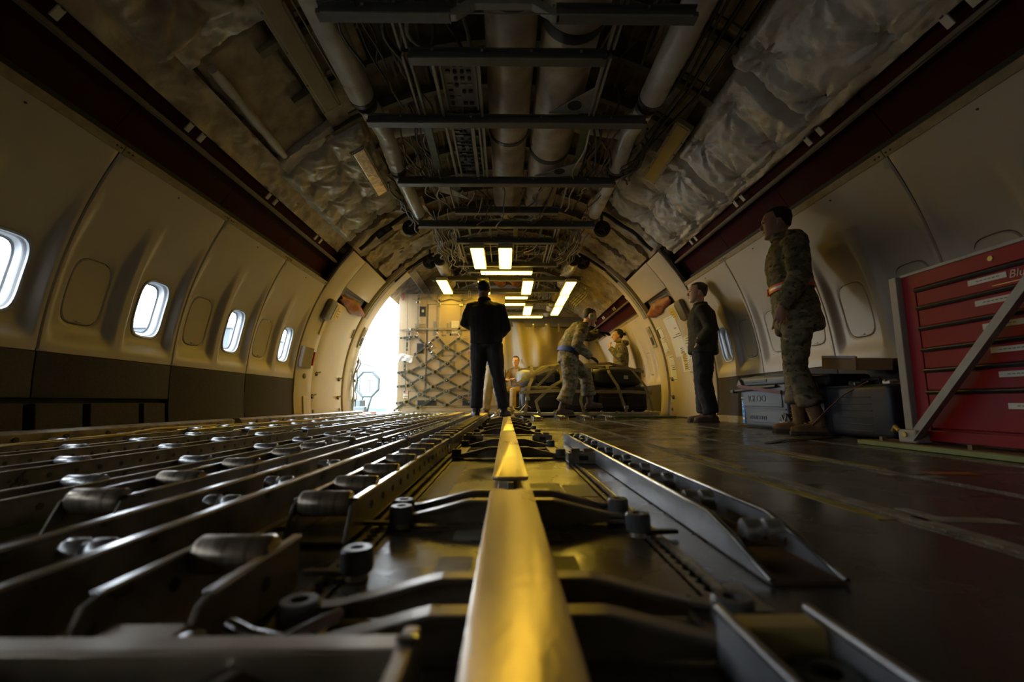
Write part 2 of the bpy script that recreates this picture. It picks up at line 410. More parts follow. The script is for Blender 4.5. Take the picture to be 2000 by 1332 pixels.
def plug_mesh(side, yc):
    m = MB(); N = 40; V = []; rs = (1.0, .97, .9, .5, .02)
    for t in rs:
        for k in range(N):
            a, b = superell(WA*t*.985, WB*t*.985, 2*PI*k/N)
            V.append(lining_pt(side, yc+a, WZ+b, bay_depth(a/.27, WZ+b)+(.014 if t == 1 else .003)))
    F = [(r*N+k, r*N+(k+1) % N, (r+1)*N+(k+1) % N, (r+1)*N+k) for r in range(len(rs)-1) for k in range(N)]
    F.append(tuple((len(rs)-1)*N+k for k in range(N))); m.add(V, F); return m
WIN_N = [0]
def open_window(side, yc):
    WIN_N[0] += 1; w = struct('window_%d' % WIN_N[0]); N = 48
    def ring(a, b, out, p=4.0): 
        r = []
        for k in range(N):
            q, s_ = superell(a, b, 2*PI*k/N, p); r.append(lining_pt(side, yc+q, WZ+s_, out))
        return r
    def loft(name, mt, spec):
        m = MB(); V = []
        for (a, b, o_) in spec: V += ring(a, b, o_)
        m.add(V, [(i*N+k, i*N+(k+1) % N, (i+1)*N+(k+1) % N, (i+1)*N+k) for i in range(len(spec)-1) for k in range(N)])
        return m.build(name, mt, w, smooth=40, fix=False)
    loft('window_bezel', 'reveal', [(WA+.002, WB+.002, .062), (WA+.012, WB+.012, .046), (WA+.006, WB+.006, .042), (WA-.006, WB-.006, .046), (WA-.010, WB-.010, .062)])
    loft('window_gasket', 'gasket', [(WA-.009, WB-.009, .058), (WA-.012, WB-.012, .066), (WA-.014, WB-.014, .072)])
    loft('window_reveal', 'reveal', [(WA-.013, WB-.013, .070), (WA-.017, WB-.018, .078), (WA-.016, WB-.017, .081), (WA-.020, WB-.022, .098), (WA-.024, WB-.028, .112), (WA-.030, WB-.036, .116)])
    loft('window_seal', 'gasket', [(WA-.029, WB-.035, .115), (WA-.034, WB-.041, .121), (WA-.02, WB-.02, .13)])
    m = MB(); m.add(ring(WA-.028, WB-.034, .119), [tuple(range(N))]); m.build('window_pane', 'window_glass', w, fix=False)
def wall_panels(side, wall, y_top, n, opens, dado_extra=True, pitch=PITCH):
    g = .004; hw = pitch/4-g/2
    for k in range(n):
        y1 = y_top-pitch*k; y0 = y1-pitch
        m = MB()
        for j, yc in enumerate((y0+pitch*.25, y0+pitch*.75)):
            window_cell(m, side, yc, pitch/4, cut=1 if j else -1)
        pan = m.build('wall_panel', 'lining', wall, smooth=50, fix=False)
        b = MB(); cylslab(b, side, R0+.10, R0+.115, -14, 3.5, y0, y1, 6); b.build('light_seal', 'seam_dark', wall)  # unseen sheet added to keep daylight from leaking past the dado
        b = MB(); cylslab(b, side, R0+.09, R0+.18, 27.5, 31, y0, y1, 2); b.build('light_seal', 'seam_dark', wall)  # added strip blocking daylight behind the panel's top edge
        for j, yc in enumerate((y0+pitch*.25, y0+pitch*.75)):
            b = MB()
            if (k, j) in opens: light_seal_cell(b, side, yc, pitch/4)
            else: b.slab(lambda u, v, w: lining_pt(side, yc+pitch/4*(2*u-1), .50+1.40*v, .115+.01*w), 1, 12)
            b.build('light_seal', 'seam_dark', wall, fix=False)  # added to block daylight at the panel seams
        for j, yc in enumerate((y0+pitch*.25, y0+pitch*.75)):
            if (k, j) in opens: open_window(side, yc)
            else:
                p = plug_mesh(side, yc).build('window_plug', 'plug', wall, smooth=50, fix=False)
                q = lining_pt(side, yc, WZ-WB+.022, bay_depth(0, WZ-WB)-.004)
                MB().obox(q, (.012, .05, .009)).build('finger_grip', 'reveal', p, bevel=.002)
        dl = MB(); lo = 0.28 if (dado_extra and k >= 2 and side < 0) else -.02
        aa = math.degrees(math.asin((lo-ZC)/R0)); ab = math.degrees(math.asin((Z_D-.004-ZC)/R0))
        cylslab(dl, side, R0+.002, R0+.06, aa, ab, y0+g, y1-g, 10); dl.build('dado_panel', 'dado', wall, bevel=.004, smooth=40)
        if lo > 0:                                              # low vent boxes under the near dado panels
            for (ya, yb) in ((0.02, .30), (.35, .72), (.76, .96)):
                v = MB(); cylslab(v, side, R0-.005, R0+.05, -9, aa-.7, y0+pitch*ya, y0+pitch*yb, 4); v.build('dado_vent', 'dado', wall, bevel=.006)
            v = MB(); cylslab(v, side, R0+.055, R0+.07, -10, aa+1, y0, y1, 4); v.build('vent_backing', 'seam_dark', wall)
        else:
            v = MB(); cylslab(v, side, R0-.012, R0+.004, -9.6, -7.6, y0, y1, 2); v.build('kick_strip', 'trim_metal', wall, bevel=.003)
OPEN_L = {(k, 1) for k in range(9)}
# windows stand at the far half of each panel (y1 - pitch/4)
wall_panels(-1, wallL, Y_END, 8, OPEN_L)
wall_panels(1, wallR, Y_END, 8, {(0, 1)})
wall_panels(1, wallR, 12.30, 4, set(), pitch=1.06)
def upper_side(side, wall, y0, y1):
    n = max(1, round((y1-y0)/PITCH)); L = (y1-y0)/n
    for k in range(n):
        a, b = y0+L*k, y0+L*(k+1)
        m = MB(); cylslab(m, side, R0-.006, R0+.02, 29.2, 30.3, a+.002, b-.002, 2); m.build('trim_strip', 'trim_metal', wall, bevel=.003)
        m = MB(); cylslab(m, side, R0+.02, R0+.16, 29.6, 30.2, a, b, 1); m.build('trim_ledge', 'rail_tan', wall)
        m = MB(); cylslab(m, side, R0+.17, R0+.185, 28, 42, a-.01, b+.01, 4); m.build('light_seal', 'seam_dark', wall)  # unseen slab added against daylight leaking through the maroon joints
        m = MB(); cylslab(m, side, R0+.13, R0+.15, 29.3, 41, a+.003, b-.003, 8); m.build('maroon_panel', 'maroon', wall, smooth=40)
        m = MB(); cylslab(m, side, R0+.055, R0+.075, 35.7, 36.5, a+.001, b-.001, 2); r = m.build('bin_rail', 'rail_tan', wall, bevel=.004)
        m = MB(); cylslab(m, side, R0+.04, R0+.14, 36.0, 36.3, a, b, 1); m.build('rail_web', 'rail_tan', wall)
        for q in (.30, .42):
            y = a+L*q; p = cylp(side, R0+.075, 37.6, y)
            rot = Matrix.Rotation(-side*math.radians(37.6), 3, 'Y')
            br = MB().obox(p, (.012, .045, .07), rot).build('rail_bracket', 'paper', wall, bevel=.003)
            p2 = cylp(side, R0+.066, 38.3, y); MB().obox(p2, (.006, .018, .010), rot).build('bracket_slot', 'ink', br)
        for q in (.03, .06, .95, .98):
            y = a+L*q; p = cylp(side, R0-.008, 29.75, y)
            MB().lathe((0,0,0), [(.007, 0), (.007, .004)], 8, 'x').build('trim_rivet', 'ink', wall).location = p
        p = cylp(side, R0-.002, 28.2, a+L*.5); MB().lathe((0,0,0), [(.006, -.003), (.006, .003)], 8, 'x').build('panel_screw', 'ink', wall).location = p
upper_side(-1, wallL, Y_END-PITCH*8, Y_END)
upper_side(1, wallR, Y_END-PITCH*8, Y_END)
upper_side(1, wallR, 8.06, 12.30)
# crown: skin with ring frames
def skin(a0, a1, y0, y1, side, name='fuselage_skin'):
    m = MB(); cylslab(m, side, R0+.19, R0+.22, a0, a1, y0, y1, 14); m.build(name, 'crown', ceil_, smooth=40)
for side in (-1, 1): skin(39, 90.5, -2.8, 12.4, side)
skin(27, 40, 6.0, 8.5, -1); skin(27, 40, 6.0, 8.1, 1)
YR = [-2.5+.5525*i for i in range(27)]
for y in YR:
    for side in (-1, 1):
        a1 = 90
        m = MB(); cylslab(m, side, R0+.09, R0+.20, 52, a1, y-.012, y+.012, 12)
        cylslab(m, side, R0+.085, R0+.095, 52, a1, y-.03, y+.03, 12); m.build('frame_rib', 'rib', ceil_)
for side in (-1, 1):
    for deg in (58.5, 64, 69.5, 75, 80.5, 86):
        m = MB(); cylslab(m, side, R0+.15, R0+.19, deg, deg+.5, -2.5, 12.3, 1); m.build('stringer', 'rib', ceil_)
# crossbeams
def crossbeam(y, hx, z=2.45, h=.085, notch=False, x0=None):
    xa = -hx if x0 is None else x0
    m = MB(); prof = [(y-.035, z), (y+.035, z), (y+.035, z+.012), (y+.006, z+.012), (y+.006, z+h-.012), (y+.03, z+h-.012), (y+.03, z+h), (y-.03, z+h), (y-.03, z+h-.012), (y-.006, z+h-.012), (y-.006, z+.03), (y-.035, z+.03)]
    if notch:
        m.prism(prof, 'x', -hx, -.33); m.prism(prof, 'x', .28, hx)
        o = m.build('crossbeam', 'beam', ceil_, bevel=.002)
        t = MB(); t.prism([(-.34, z), (-.30, z), (-.19, z+.075), (.14, z+.075), (.26, z), (.30, z), (.30, z+.03), (.17, z+.11), (-.22, z+.11), (-.34, z+.03)], 'y', y-.03, y+.02); t.build('beam_splice', 'beam_light', o, bevel=.003)
    else:
        m.prism(prof, 'x', xa, hx); o = m.build('crossbeam', 'beam', ceil_, bevel=.002)
    m = MB(); m.box(xa+.03, hx-.03, y-.037, y-.0352, z-.002, z+.008); m.build('beam_edge', 'beam_light', o)
    for i in range(4):
        x = xa+(hx-xa)*(.12+.25*i); MB().obox((x, y-.038, z+.055), (.016, .008, .016)).build('beam_clip', 'beam_light', o, bevel=.002)
    return o
for (y, hx, z, nt_) in ((1.35, 1.10, 2.45, False), (2.37, 1.10, 2.45, True), (2.71, .645, 2.45, False), (3.40, 1.12, 2.45, False), (4.42, 1.115, 2.45, False),
                        (5.16, .61, 2.46, False), (5.56, 1.12, 2.45, False), (6.15, .70, 2.45, False), (7.28, .82, 2.46, False), (7.64, .68, 2.46, False), (8.14, 1.36, 2.45, False),
                        (9.05, 1.31, 2.45, False), (9.78, .70, 2.46, False), (10.06, 1.31, 2.45, False), (11.2, 1.31, 2.46, False)):
    crossbeam(y, hx, z, notch=nt_)
# light members running lengthwise between the crossbeams
def hanger(x, y0, y1, mt='beam_light', w=.016, z=2.52, h=.04, nm='ceiling_rail'):
    MB().box(x-w/2, x+w/2, y0, y1, z, z+h).build(nm, mt, ceil_, bevel=.002)
for x in (-.70, -.655, .655, .69):
    for (a, b) in ((1.35, 2.34), (2.42, 2.68), (2.75, 3.37), (5.6, 6.12), (6.2, 7.6)): hanger(x, a, b)
for x in (-.62, .64):
    for (a, b) in ((4.46, 5.13),): hanger(x, a, b)
for x in (-.51, -.20):
    hanger(x, 2.76, 4.38, 'beam_light', .022)
for x in (-.24, .10, .155): hanger(x, 6.2, 7.25)
for x in (-.46, .60): hanger(x, 6.2, 7.25, 'beam_light', .02)
for y in (6.5, 6.85): MB().box(-.62, .62, y-.012, y+.012, 2.53, 2.55).build('ceiling_rail', 'beam_light', ceil_, bevel=.002)
for x in (-.50, -.22, .46): hanger(x, 5.6, 6.12, 'green_dark', .03)
for x in (.55, .62): hanger(x, 7.7, 11.1, 'beam_light', .014)
hanger(.12, 5.6, 6.12, 'green_primer', .06)
for (x0, x1) in ((-.67, -.69), (.655, .695)):                    # green channels either side of the instrument rack
    m = MB(); m.prism([(x0-.032, 3.45), (x0+.032, 3.45), (x1+.036, 4.40), (x1-.036, 4.40)], 'z', 2.54, 2.57); m.build('green_channel', 'green_dark', ceil_, bevel=.003)
for (tri) in (((.69, 3.02), (.69, 3.36), (.33, 3.36)), ((.72, 4.10), (.72, 4.38), (.28, 4.38)), ((-.74, 4.46), (-.74, 4.75), (-.40, 4.95))):
    m = MB(); m.prism(list(tri), 'z', 2.535, 2.547); g_ = m.build('gusset_plate', 'beam_light', ceil_, bevel=.003)
    cx = tri[1][0]*.62+tri[2][0]*.38-(.03 if tri[0][0] > 0 else -.06); cy = tri[1][1]-.10
    MB().lathe((cx, cy, 2.531), [(.055, 0), (.055, .004)], 20).build('lightening_hole', 'ink', g_)
# back bulkhead behind the lens and the far bulkhead
def disc(y, mt, name, th=.05):
    m = MB(); pts = [(R0+.2)*1.0]*1; poly = []
    for k in range(-12, 193, 5):
        a = math.radians(k); poly.append(((R0+.2)*math.cos(a), ZC+(R0+.2)*math.sin(a)))
    m.prism(poly, 'y', y, y+th); o = m.build(name, mt); o['kind'] = 'structure'
disc(Y_END-PITCH*8-.05, 'lining', 'wall_back'); disc(12.27, 'lining', 'wall_far', .16)
# ------------------------------------------------------------------ floor
Y_B = Y_END-PITCH*8
def fpanel(x0, x1, y0, y1, mt, z=0., t=.03, bev=.002): return MB().box(x0+.002, x1-.002, y0+.002, y1-.002, z-t, z).build('floor_panel', mt, floor_, bevel=bev)
TR = (.262, .835, 1.35, 1.95); TW = .019
for (x0, x1) in ((TR[0]+TW, TR[1]-TW), (TR[1]+TW, TR[2]-TW), (TR[2]+TW, TR[3]-TW), (TR[3]+TW, 2.83)):
    ys = [Y_B, -.9, .2, 1.95 if x0 < 1 else 1.6, 3.7, 5.4, 7.3, 12.4]
    for a, b in zip(ys, ys[1:]): fpanel(x0, x1, a, b, 'floor_dark')
ys = [Y_B, -.2, .52, 1.06, 2.0, 2.66, 3.9, 5.2, 6.4, 7.4, 12.4]
for a, b in zip(ys, ys[1:]): fpanel(-TR[0]+TW, TR[0]-TW, a, b, 'floor_panel')
for a, b in zip(ys, ys[1:]): fpanel(-.95, -TR[0]-TW, a, b, 'floor_dark', -.004)
MB().box(-2.83, 2.83, Y_B, 12.4, -.16, -.13).build('subfloor', 'green_primer', floor_)
def seat_track(x, y0, y1):
    m = MB(); m.box(x-TW, x+TW, y0, y1, -.03, -.012); n = int((y1-y0)/.0254)
    for s in (-1, 1):
        inner = []
        for k in range(n):
            yb = y0+.0254*k
            for j in range(5):
                t = j/5; inner.append((x+s*(.0035+.0075*abs(math.sin(PI*t))), yb+.0254*t))
        for i in range(len(inner)-1):
            (xa, ya), (xb, yb) = inner[i], inner[i+1]; xo = x+s*TW
            o = len(m.v); m.v += [(xa, ya, .002), (xb, yb, .002), (xo, yb, .002), (xo, ya, .002), (xa, ya, -.012), (xb, yb, -.012)]
            m.f += [(o, o+1, o+2, o+3), (o, o+4, o+5, o+1)]
    m.build('seat_track', 'track', floor_, fix=True)
for x in (-TR[0], TR[0]): seat_track(x, .12, 7.3)
for x in TR[1:]: seat_track(x, .3, 7.3)
# the open left bay: green structure under the roller lanes
for k, x in enumerate((-1.30, -1.72, -2.16, -2.50)):
    MB().prism([(x-.03, -.13), (x+.03, -.13), (x+.03, -.12), (x+.006, -.12), (x+.006, -.02), (x+.03, -.02), (x+.03, -.01), (x-.03, -.01), (x-.03, -.02), (x-.006, -.02), (x-.006, -.12), (x-.03, -.12)], 'y', Y_B, 12.3).build('floor_beam', 'green_primer', floor_)
for k in range(13):
    y = .6+.95*k; MB().box(-2.75, -.96, y-.012, y+.012, -.13, -.03).build('floor_beam', 'green_primer', floor_)
for (x0, x1, y0, y1) in ((-1.70, -1.32, 2.0, 3.35), (-2.14, -1.74, 1.2, 2.6), (-2.14, -1.74, 5.2, 6.6)): MB().box(x0, x1, y0, y1, -.03, -.022).build('floor_sheet', 'sheet_blue', floor_)
for (x0, x1, y0, y1) in ((-1.28, -.97, 3.2, 12.2), (-1.70, -1.32, 4.3, 12.2), (-2.14, -1.74, 3.3, 5.0), (-2.48, -2.18, 1.5, 12.2), (-2.14, -1.74, 6.8, 12.2)):
    MB().box(x0, x1, y0, y1, -.045, -.035).build('floor_sheet', 'green_primer', floor_)
# side guide kerb along the left wall
for (a, b) in ((Y_B, 4.4), (4.5, 8.3)):
    m = MB(); m.prism([(-2.66, -.05), (-2.56, -.05), (-2.56, .02), (-2.575, .025), (-2.575, .085), (-2.60, .10), (-2.66, .10)], 'y', a, b); k_ = m.build('side_kerb', 'bracket', floor_, bevel=.003)
    y = max(a, .5)
    while y < b-.2:
        MB().lathe((-2.573, y, .055), [(.016, 0), (.016, .004)], 10, 'x').build('kerb_hole', 'ink', k_); y += .28
m = MB(); m.box(-2.84, -2.66, Y_B, 8.3, -.05, .0); m.build('side_kerb', 'bracket', floor_)
# tape and worn paint on the deck
def tape(x0, x1, y0, y1, mt, sk=0): MB().prism([(x0, y0), (x1, y0+sk), (x1, y1+sk), (x0, y1)], 'z', .0003, .0012).build('floor_tape', mt, floor_)
tape(.87, 1.04, .985, 1.03, 'tape_white', -.03); tape(.90, .93, 1.02, 1.10, 'tape_white'); tape(1.30, 1.36, 1.58, 1.68, 'tape_white'); tape(1.36, 1.44, 1.52, 1.56, 'tape_white')
tape(1.12, 1.30, .86, .90, 'tape_white'); tape(1.47, 1.62, 1.60, 1.66, 'tape_orange', -.03)
tape(.78, .812, 1.0, 2.75, 'tape_yellow'); tape(.858, .885, .8, 1.7, 'tape_white'); tape(.86, .90, 1.75, 2.5, 'tape_yellow'); tape(1.29, 1.33, 1.95, 2.6, 'tape_yellow'); tape(1.37, 1.41, 1.7, 2.4, 'tape_yellow')
tape(.42, .70, 2.62, 2.66, 'tape_yellow', .05); tape(1.0, 1.25, 2.5, 2.53, 'tape_white'); tape(.95, 1.2, 3.1, 3.14, 'tape_white', .04)
tape(-.475, -.32, .965, 1.02, 'tape_white'); tape(-.80, -.62, .86, .93, 'tape_white')
tape(.155, .235, 1.25, 1.42, 'grey_tape'); tape(.06, .15, 1.28, 1.45, 'grey_tape'); tape(-.235, -.17, 1.22, 1.9, 'grey_tape'); tape(.11, .22, 2.72, 2.95, 'tape_white')
tape(.285, .31, .58, .66, 'tape_white'); tape(-.12, -.065, .70, .78, 'tape_white'); tape(.06, .10, .70, .78, 'tape_yellow'); tape(.065, .09, .86, .93, 'tape_yellow'); tape(-.11, -.06, .87, .93, 'tape_white')
# ================================================================== exit doors, arch frames, cargo door
def side_exit(side):
    L = side < 0; w = wallL if L else wallR
    t = struct('trim_1' if L else 'trim_2')
    m = MB(); m.slab(lambda u, v, b: cylp(side, R0-.012-.035*v+(.03 if b else 0), -9.2+(41.6+9.2)*u, Y_END+.012+.44*v), 22, 3); m.build('exit_surround', 'lining_door', t, bevel=.004, smooth=50)
    m = MB(); cylslab(m, side, R0-.045, R0+.12, -9.2, 41.4, Y_END+.445, Y_END+.46, 22); m.build('surround_return', 'lining_door', t)
    m = MB(); cylslab(m, side, R0+.02, R0+.05, -10, 42, Y_END-.02, Y_END+.05, 22); m.build('surround_backing', 'seam_dark', t)
    m = MB(); cylslab(m, side, R0+.128, R0+.14, -14, 42, Y_END-.06, Y_END+.40, 22); m.build('surround_light_seal', 'seam_dark', t)  # unseen slab added to close a daylight leak behind the surround
    dr = struct('door_1' if L else 'door_2')
    m = MB(); m.slab(lambda u, v, b: cylp(side, R0-.02+.045*u*u*0+(.05 if b else 0), -9+(26.8+9)*u, 6.54+1.24*v), 18, 4); m.build('door_panel', 'lining_door', dr, bevel=.006, smooth=50)
    m = MB(); cylslab(m, side, R0+.11, R0+.13, -10, 44, 6.4, 8.4, 22); m.build('door_backing', 'seam_dark', dr)
    m = MB(); cylslab(m, side, R0-.01, R0+.02, 32, 41.8, 6.62, 7.74, 6); m.build('upper_panel', 'lining_door', t, bevel=.006, smooth=40)
    m = MB(); cylslab(m, side, R0+.06, R0+.07, 27, 32, 6.6, 7.7, 4); m.build('recess_panel', 'box_grey', t)
    for j in range(4):
        MB().tube([cylp(side, R0+.03, 28.2+j*.9, 6.8), cylp(side, R0+.045, 28.6+j*.9, 7.5)], .006, 5).build('recess_wire', 'cable_black', t)
    # bundle of orange cover stuffed in the recess over the door
    def bag(u, v):
        a = 2*PI*v; yy = 6.70+1.05*u; r = .095*math.sin(PI*min(.96, max(.04, u)))**.5; q = noise.noise(Vector((u*5, math.cos(a)*1.6, math.sin(a)*1.6+side)))
        c = cylp(side, R0+.0-.05*u, 28.6-1.2*u, yy); n = cyln(side, 28); tt = Vector((-n.z*side, 0, n.x*side))
        return c+n*(math.cos(a)*r*.6*(1+q*.5))+tt*(math.sin(a)*r*(1+.5*q))
    mm = MB(); mm.grid(bag, 22, 18); o = mm.build('cover_bundle', 'orange_bag', smooth=80)
    tag(o, 'crumpled orange fabric cover stuffed above the %s' % ('plain beige door with yellow sticker' if L else 'beige door with paper placards'), 'cover')
    # arch of the next frame
    ya, yb = (7.84, 8.34) if L else (7.86, 8.22)
    t2 = struct('trim_3' if L else 'trim_4')
    m = MB(); cylslab(m, side, R0-.03, R0+.06, -9.2, 50 if L else 62, ya, yb, 24); m.build('arch_band', 'lining_door', t2, bevel=.008, smooth=50)
    m = MB(); cylslab(m, side, R0-.045, R0-.032, 27, 50, ya+.02, ya+.16, 10); m.build('arch_seal', 'box_grey', t2, smooth=40)
    m = MB(); cylslab(m, side, R0-.055, R0-.03, 16, 24, yb-.24, yb-.06, 6); p = m.build('latch_plate', 'cab_grey', t2, bevel=.006)
    m = MB(); cylslab(m, side, R0-.062, R0-.05, 17, 20, yb-.20, yb-.10, 3); m.build('latch_recess', 'ink', p)
    m = MB(); cylslab(m, side, R0-.062, R0-.05, 21, 23.2, yb-.20, yb-.10, 3); m.build('latch_recess', 'trim_metal', p)
    # handle box with red label on the surround
    n = cyln(side, 25.5); rot = Matrix.Rotation(-side*math.radians(23.6), 3, 'Y')
    hb = MB().obox(cylp(side, R0-.070, 23.6, 6.38), (.075, .20, .31), rot).build('handle_housing', 'handle_box', t, bevel=.025, seg=3, smooth=50)
    MB().obox(cylp(side, R0-.085, 23.6, 6.484), (.05, .006, .24), rot).build('handle_label', 'paper', hb)
    MB().obox(cylp(side, R0-.085, 23.6, 6.488), (.03, .004, .19), rot).build('handle_stripe', 'ink_red', hb)
    # exit lettering strip on the edge of the surround
    MB().obox(cylp(side, R0-.035, 32.4, 6.512), (.035, .004, .22), Matrix.Rotation(-side*math.radians(32.4), 3, 'Y')).build('edge_placard', 'paper', t)
    for j in range(4): MB().obox(cylp(side, R0-.035, 30.9+j*1.0, 6.516), (.018, .003, .02), Matrix.Rotation(-side*math.radians(32.4), 3, 'Y')).build('placard_print', 'ink', t)
    # pleated pouch, knob, small hatch
    if L:
        pk = None
        for j in range(7):
            m = MB(); yy = 6.10+.045*j; m.slab(lambda u, v, b: cylp(side, R0-(.045+.022*math.sin(PI*v))+(.05 if b else 0), 5.6+5.8*u, yy+.043*v), 6, 4)
            o = m.build('pleat', 'lining', t, smooth=60)
        m = MB(); cylslab(m, side, R0-.075, R0-.04, 6.5, 10.5, 6.42, 6.45, 3); m.build('pouch_tab', 'ink_red', t)
        MB().lathe(cylp(side, R0-.045, 3.3, 6.30), [(.035, -.02), (.035, .0), (.02, .015), (.0, .016)], 16, 'x').build('round_knob', 'cab_grey', t, smooth=40)
        m = MB(); cylslab(m, side, R0-.05, R0-.03, -8.6, -2.4, 6.28, 6.44, 4); m.build('small_hatch', 'lining_door', t, bevel=.006)
        m = MB(); cylslab(m, side, R0-.06, R0-.03, 15.8, 21, 6.42, 6.50, 4); m.build('hinge_cover', 'lining_door', t, bevel=.006)
    # black catches on the door
    for (yy, dg) in ((6.70, 4.4), (6.60, -2.4), (7.62, 3.6), (7.62, -2.6), (7.66, -6.6), (6.62, -6.8)):
        r_ = Matrix.Rotation(-side*math.radians(dg), 3, 'Y'); big = dg > -5
        c = MB().obox(cylp(side, R0-.035, dg, yy), (.022, .05 if big else .03, .06 if big else .05), r_).build('door_catch', 'cable_black' if big else 'cab_grey', dr, bevel=.006)
        if big: MB().cyl(cylp(side, R0-.03, dg, yy-.03), cylp(side, R0-.075, dg+.6, yy+.03), .012, 8).build('catch_lever', 'beam_light', c)
    # round yellow sticker
    def disc_on(yc, dg, ry, rz, mt, nm, lift):
        m = MB(); N = 28; V = [cylp(side, R0-.02-lift, dg+math.degrees(rz*math.sin(2*PI*k/N)/R0), yc+ry*math.cos(2*PI*k/N)) for k in range(N)]
        V2 = [v+cyln(side, dg)*.002 for v in V]
        m.add(V+V2, [tuple(range(N)), tuple(range(2*N-1, N-1, -1))]+[(k, (k+1) % N, N+(k+1) % N, N+k) for k in range(N)]); return m.build(nm, mt, dr)
    def patch(yc, dg, wy, hz, mt, nm, lift):
        m = MB(); hd = math.degrees(hz/2/R0); cylslab(m, side, R0-.02-lift, R0-.02-lift+.0015, dg-hd, dg+hd, yc-wy/2, yc+wy/2, 2); return m.build(nm, mt, dr)
    disc_on(6.84, 23.8, .10, .11, 'sticker_yellow', 'round_sticker', .003)
    for j in range(3): patch(6.84, 22.9+.85*j, .10, .014, 'trim_metal', 'sticker_print', .006)
    MB().obox(cylp(side, R0-.03, 20, 7.72), (.01, .02, .16), Matrix.Rotation(-side*math.radians(20), 3, 'Y')).build('door_strap', 'cable_black', dr)
    if not L:
        for (yc, dg, wy, hz) in ((7.64, 17.5, .22, .46), (7.08, 17.2, .46, .66), (6.98, 8.4, .26, .30), (7.55, 7.2, .26, .44), (6.75, 12.5, .22, .34)):
            patch(yc, dg, wy, hz, 'white_print', 'placard_sheet', .003)
            n_ = int(hz/.035)
            for j in range(n_):
                ww = wy*rnd.uniform(.35, .8); patch(yc-(wy-ww)/2*.7, dg+math.degrees((hz/2-.03-.035*j)/R0), ww, .010, 'ink', 'placard_print', .0045)
        for (yc, dg, wy, hz) in ((6.98, 20.2, .15, .15), (6.99, 12.3, .15, .13), (6.98, 9.4, .14, .13), (6.97, 6.9, .14, .12), (6.72, 12.0, .13, .10)):
            patch(yc, dg, wy, hz, 'paper_yellow', 'placard_sheet', .006)
            for j in range(3): patch(yc, dg-.6+.6*j, wy*.7, .010, 'ink', 'placard_print', .0075)
side_exit(-1); side_exit(1)
# cargo door opening on the left: header above it and strap along its edge
m = MB(); cylslab(m, -1, R0+.02, R0+.19, 50, 53, 8.3, 12.3, 2); m.build('cargo_header', 'film_dirty', wallL)
m = MB(); cylslab(m, -1, R0+.0, R0+.2, -9.5, 52, 11.9, 12.4, 16); m.build('cargo_jamb', 'lining_door', wallL, smooth=40)
m = MB(); cylslab(m, -1, R0+.03, R0+.2, -14, 62, 8.28, 8.36, 20); m.build('cargo_jamb', 'cab_grey', wallL, smooth=40)
st = thing('restraint_strap', 'tan webbing strap hanging along the edge of the open cargo door', 'strap', (0, 0, 0))
pts = [cylp(-1, R0-.06-.015*math.sin(k*.9), 13-21*k/14, 8.30-.03*k/14-.02*(k % 2)) for k in range(15)]
MB().ribbon(pts, (0, 1, 0), .07, .006).build('webbing', 'strap_tan', st)
pts = [cylp(-1, R0-.09-.015*math.cos(k*.7), 12-19*k/12, 8.22-.05*k/12) for k in range(13)]
MB().ribbon(pts, (0, 1, 0), .05, .006).build('webbing', 'strap_tan', st)
for k in range(5):
    p = cylp(-1, R0-.085, 11-3.6*k, 8.26); MB().obox(p, (.03, .08, .05)).build('buckle', 'steel_dark', st, bevel=.006)
MB().tube([cylp(-1, R0-.07, 14.5-.0*k, 8.28) + Vector((0, .025*math.cos(a), .04*math.sin(a))) for k, a in enumerate([2*PI*i/12 for i in range(12)])], .007, 6, closed=True).build('hook_ring', 'steel_dark', st)
MB().ribbon([cylp(-1, R0-.11, 12-2*k, 8.27) + Vector((.02*math.sin(k*2), 0, 0)) for k in range(10)], (0, 1, 0), .035, .006).build('webbing', 'belt_blue', st).data.materials[0] = M['strap_green']

# ================================================================== insulation blankets
def blanket(side, y0, y1, a0, a1, ty, ta, amp, label, mt='film', seed=0, Rb=R0+.13, frill=1.):
    """ty: (first tuft y, spacing); ta: (first tuft angle, spacing in degrees)"""
    LY = y1-y0; LA = math.radians(a1-a0)*R0; nu = max(24, int(LA/.019)); nv = max(24, int(LY/.019)); kd = math.radians(1)*R0
    def h(u, v):
        y = y0+LY*v; a = a0+(a1-a0)*u; e = min(v*LY, (1-v)*LY, u*LA, (1-u)*LA); edge = sstep(-.02, .07, e)
        wob = .05*noise.noise(V3_((y*2.1, a*.1, seed)))
        p = (y-ty[0])/ty[1]+wob; q = (a-ta[0])/ta[1]+wob
        val = .50*abs(math.sin(PI*p))**.55+.42*abs(math.sin(PI*q))**.55
        for i in (math.floor(p), math.floor(p)+1):
            for k in (math.floor(q), math.floor(q)+1):
                dy, da = (p-i)*ty[1], (q-k)*ta[1]*kd; r = math.hypot(dy, da); an = math.atan2(da, dy); ph = seed*2.3+i*1.7+k*2.9
                w = math.exp(-(r/.17)**1.3)*min(1, r/.04)
                val += frill*w*(.42*abs(math.sin(an*4.5+ph))+.28*abs(math.sin(an*8+ph*1.7))-.38)
                val -= .35*math.exp(-(r/.035)**2)
        z = V3_((u*LA*3+seed*3.3, v*LY*3, seed)); val += .16*noise.noise(z)+.10*(1-2*abs(noise.noise(z*2.6)))+.05*(1-2*abs(noise.noise(z*6)))
        return amp*max(-.3, val)*edge
    m = MB()
    def fn(u, v, b):
        ed = noise.noise(V3_((u*4+seed, v*LY*5, 2.2)))
        if b: return cylp(side, Rb+.055, a0+(a1-a0)*u, y0+LY*v)
        return cylp(side, Rb-h(u, v), a0+(a1-a0)*u+(ed*.5 if u in (0, 1) else 0), y0+LY*v)
    m.slab(fn, nu, nv)
    return tag(m.build('insulation_blanket', mt, smooth=75), label, 'insulation')
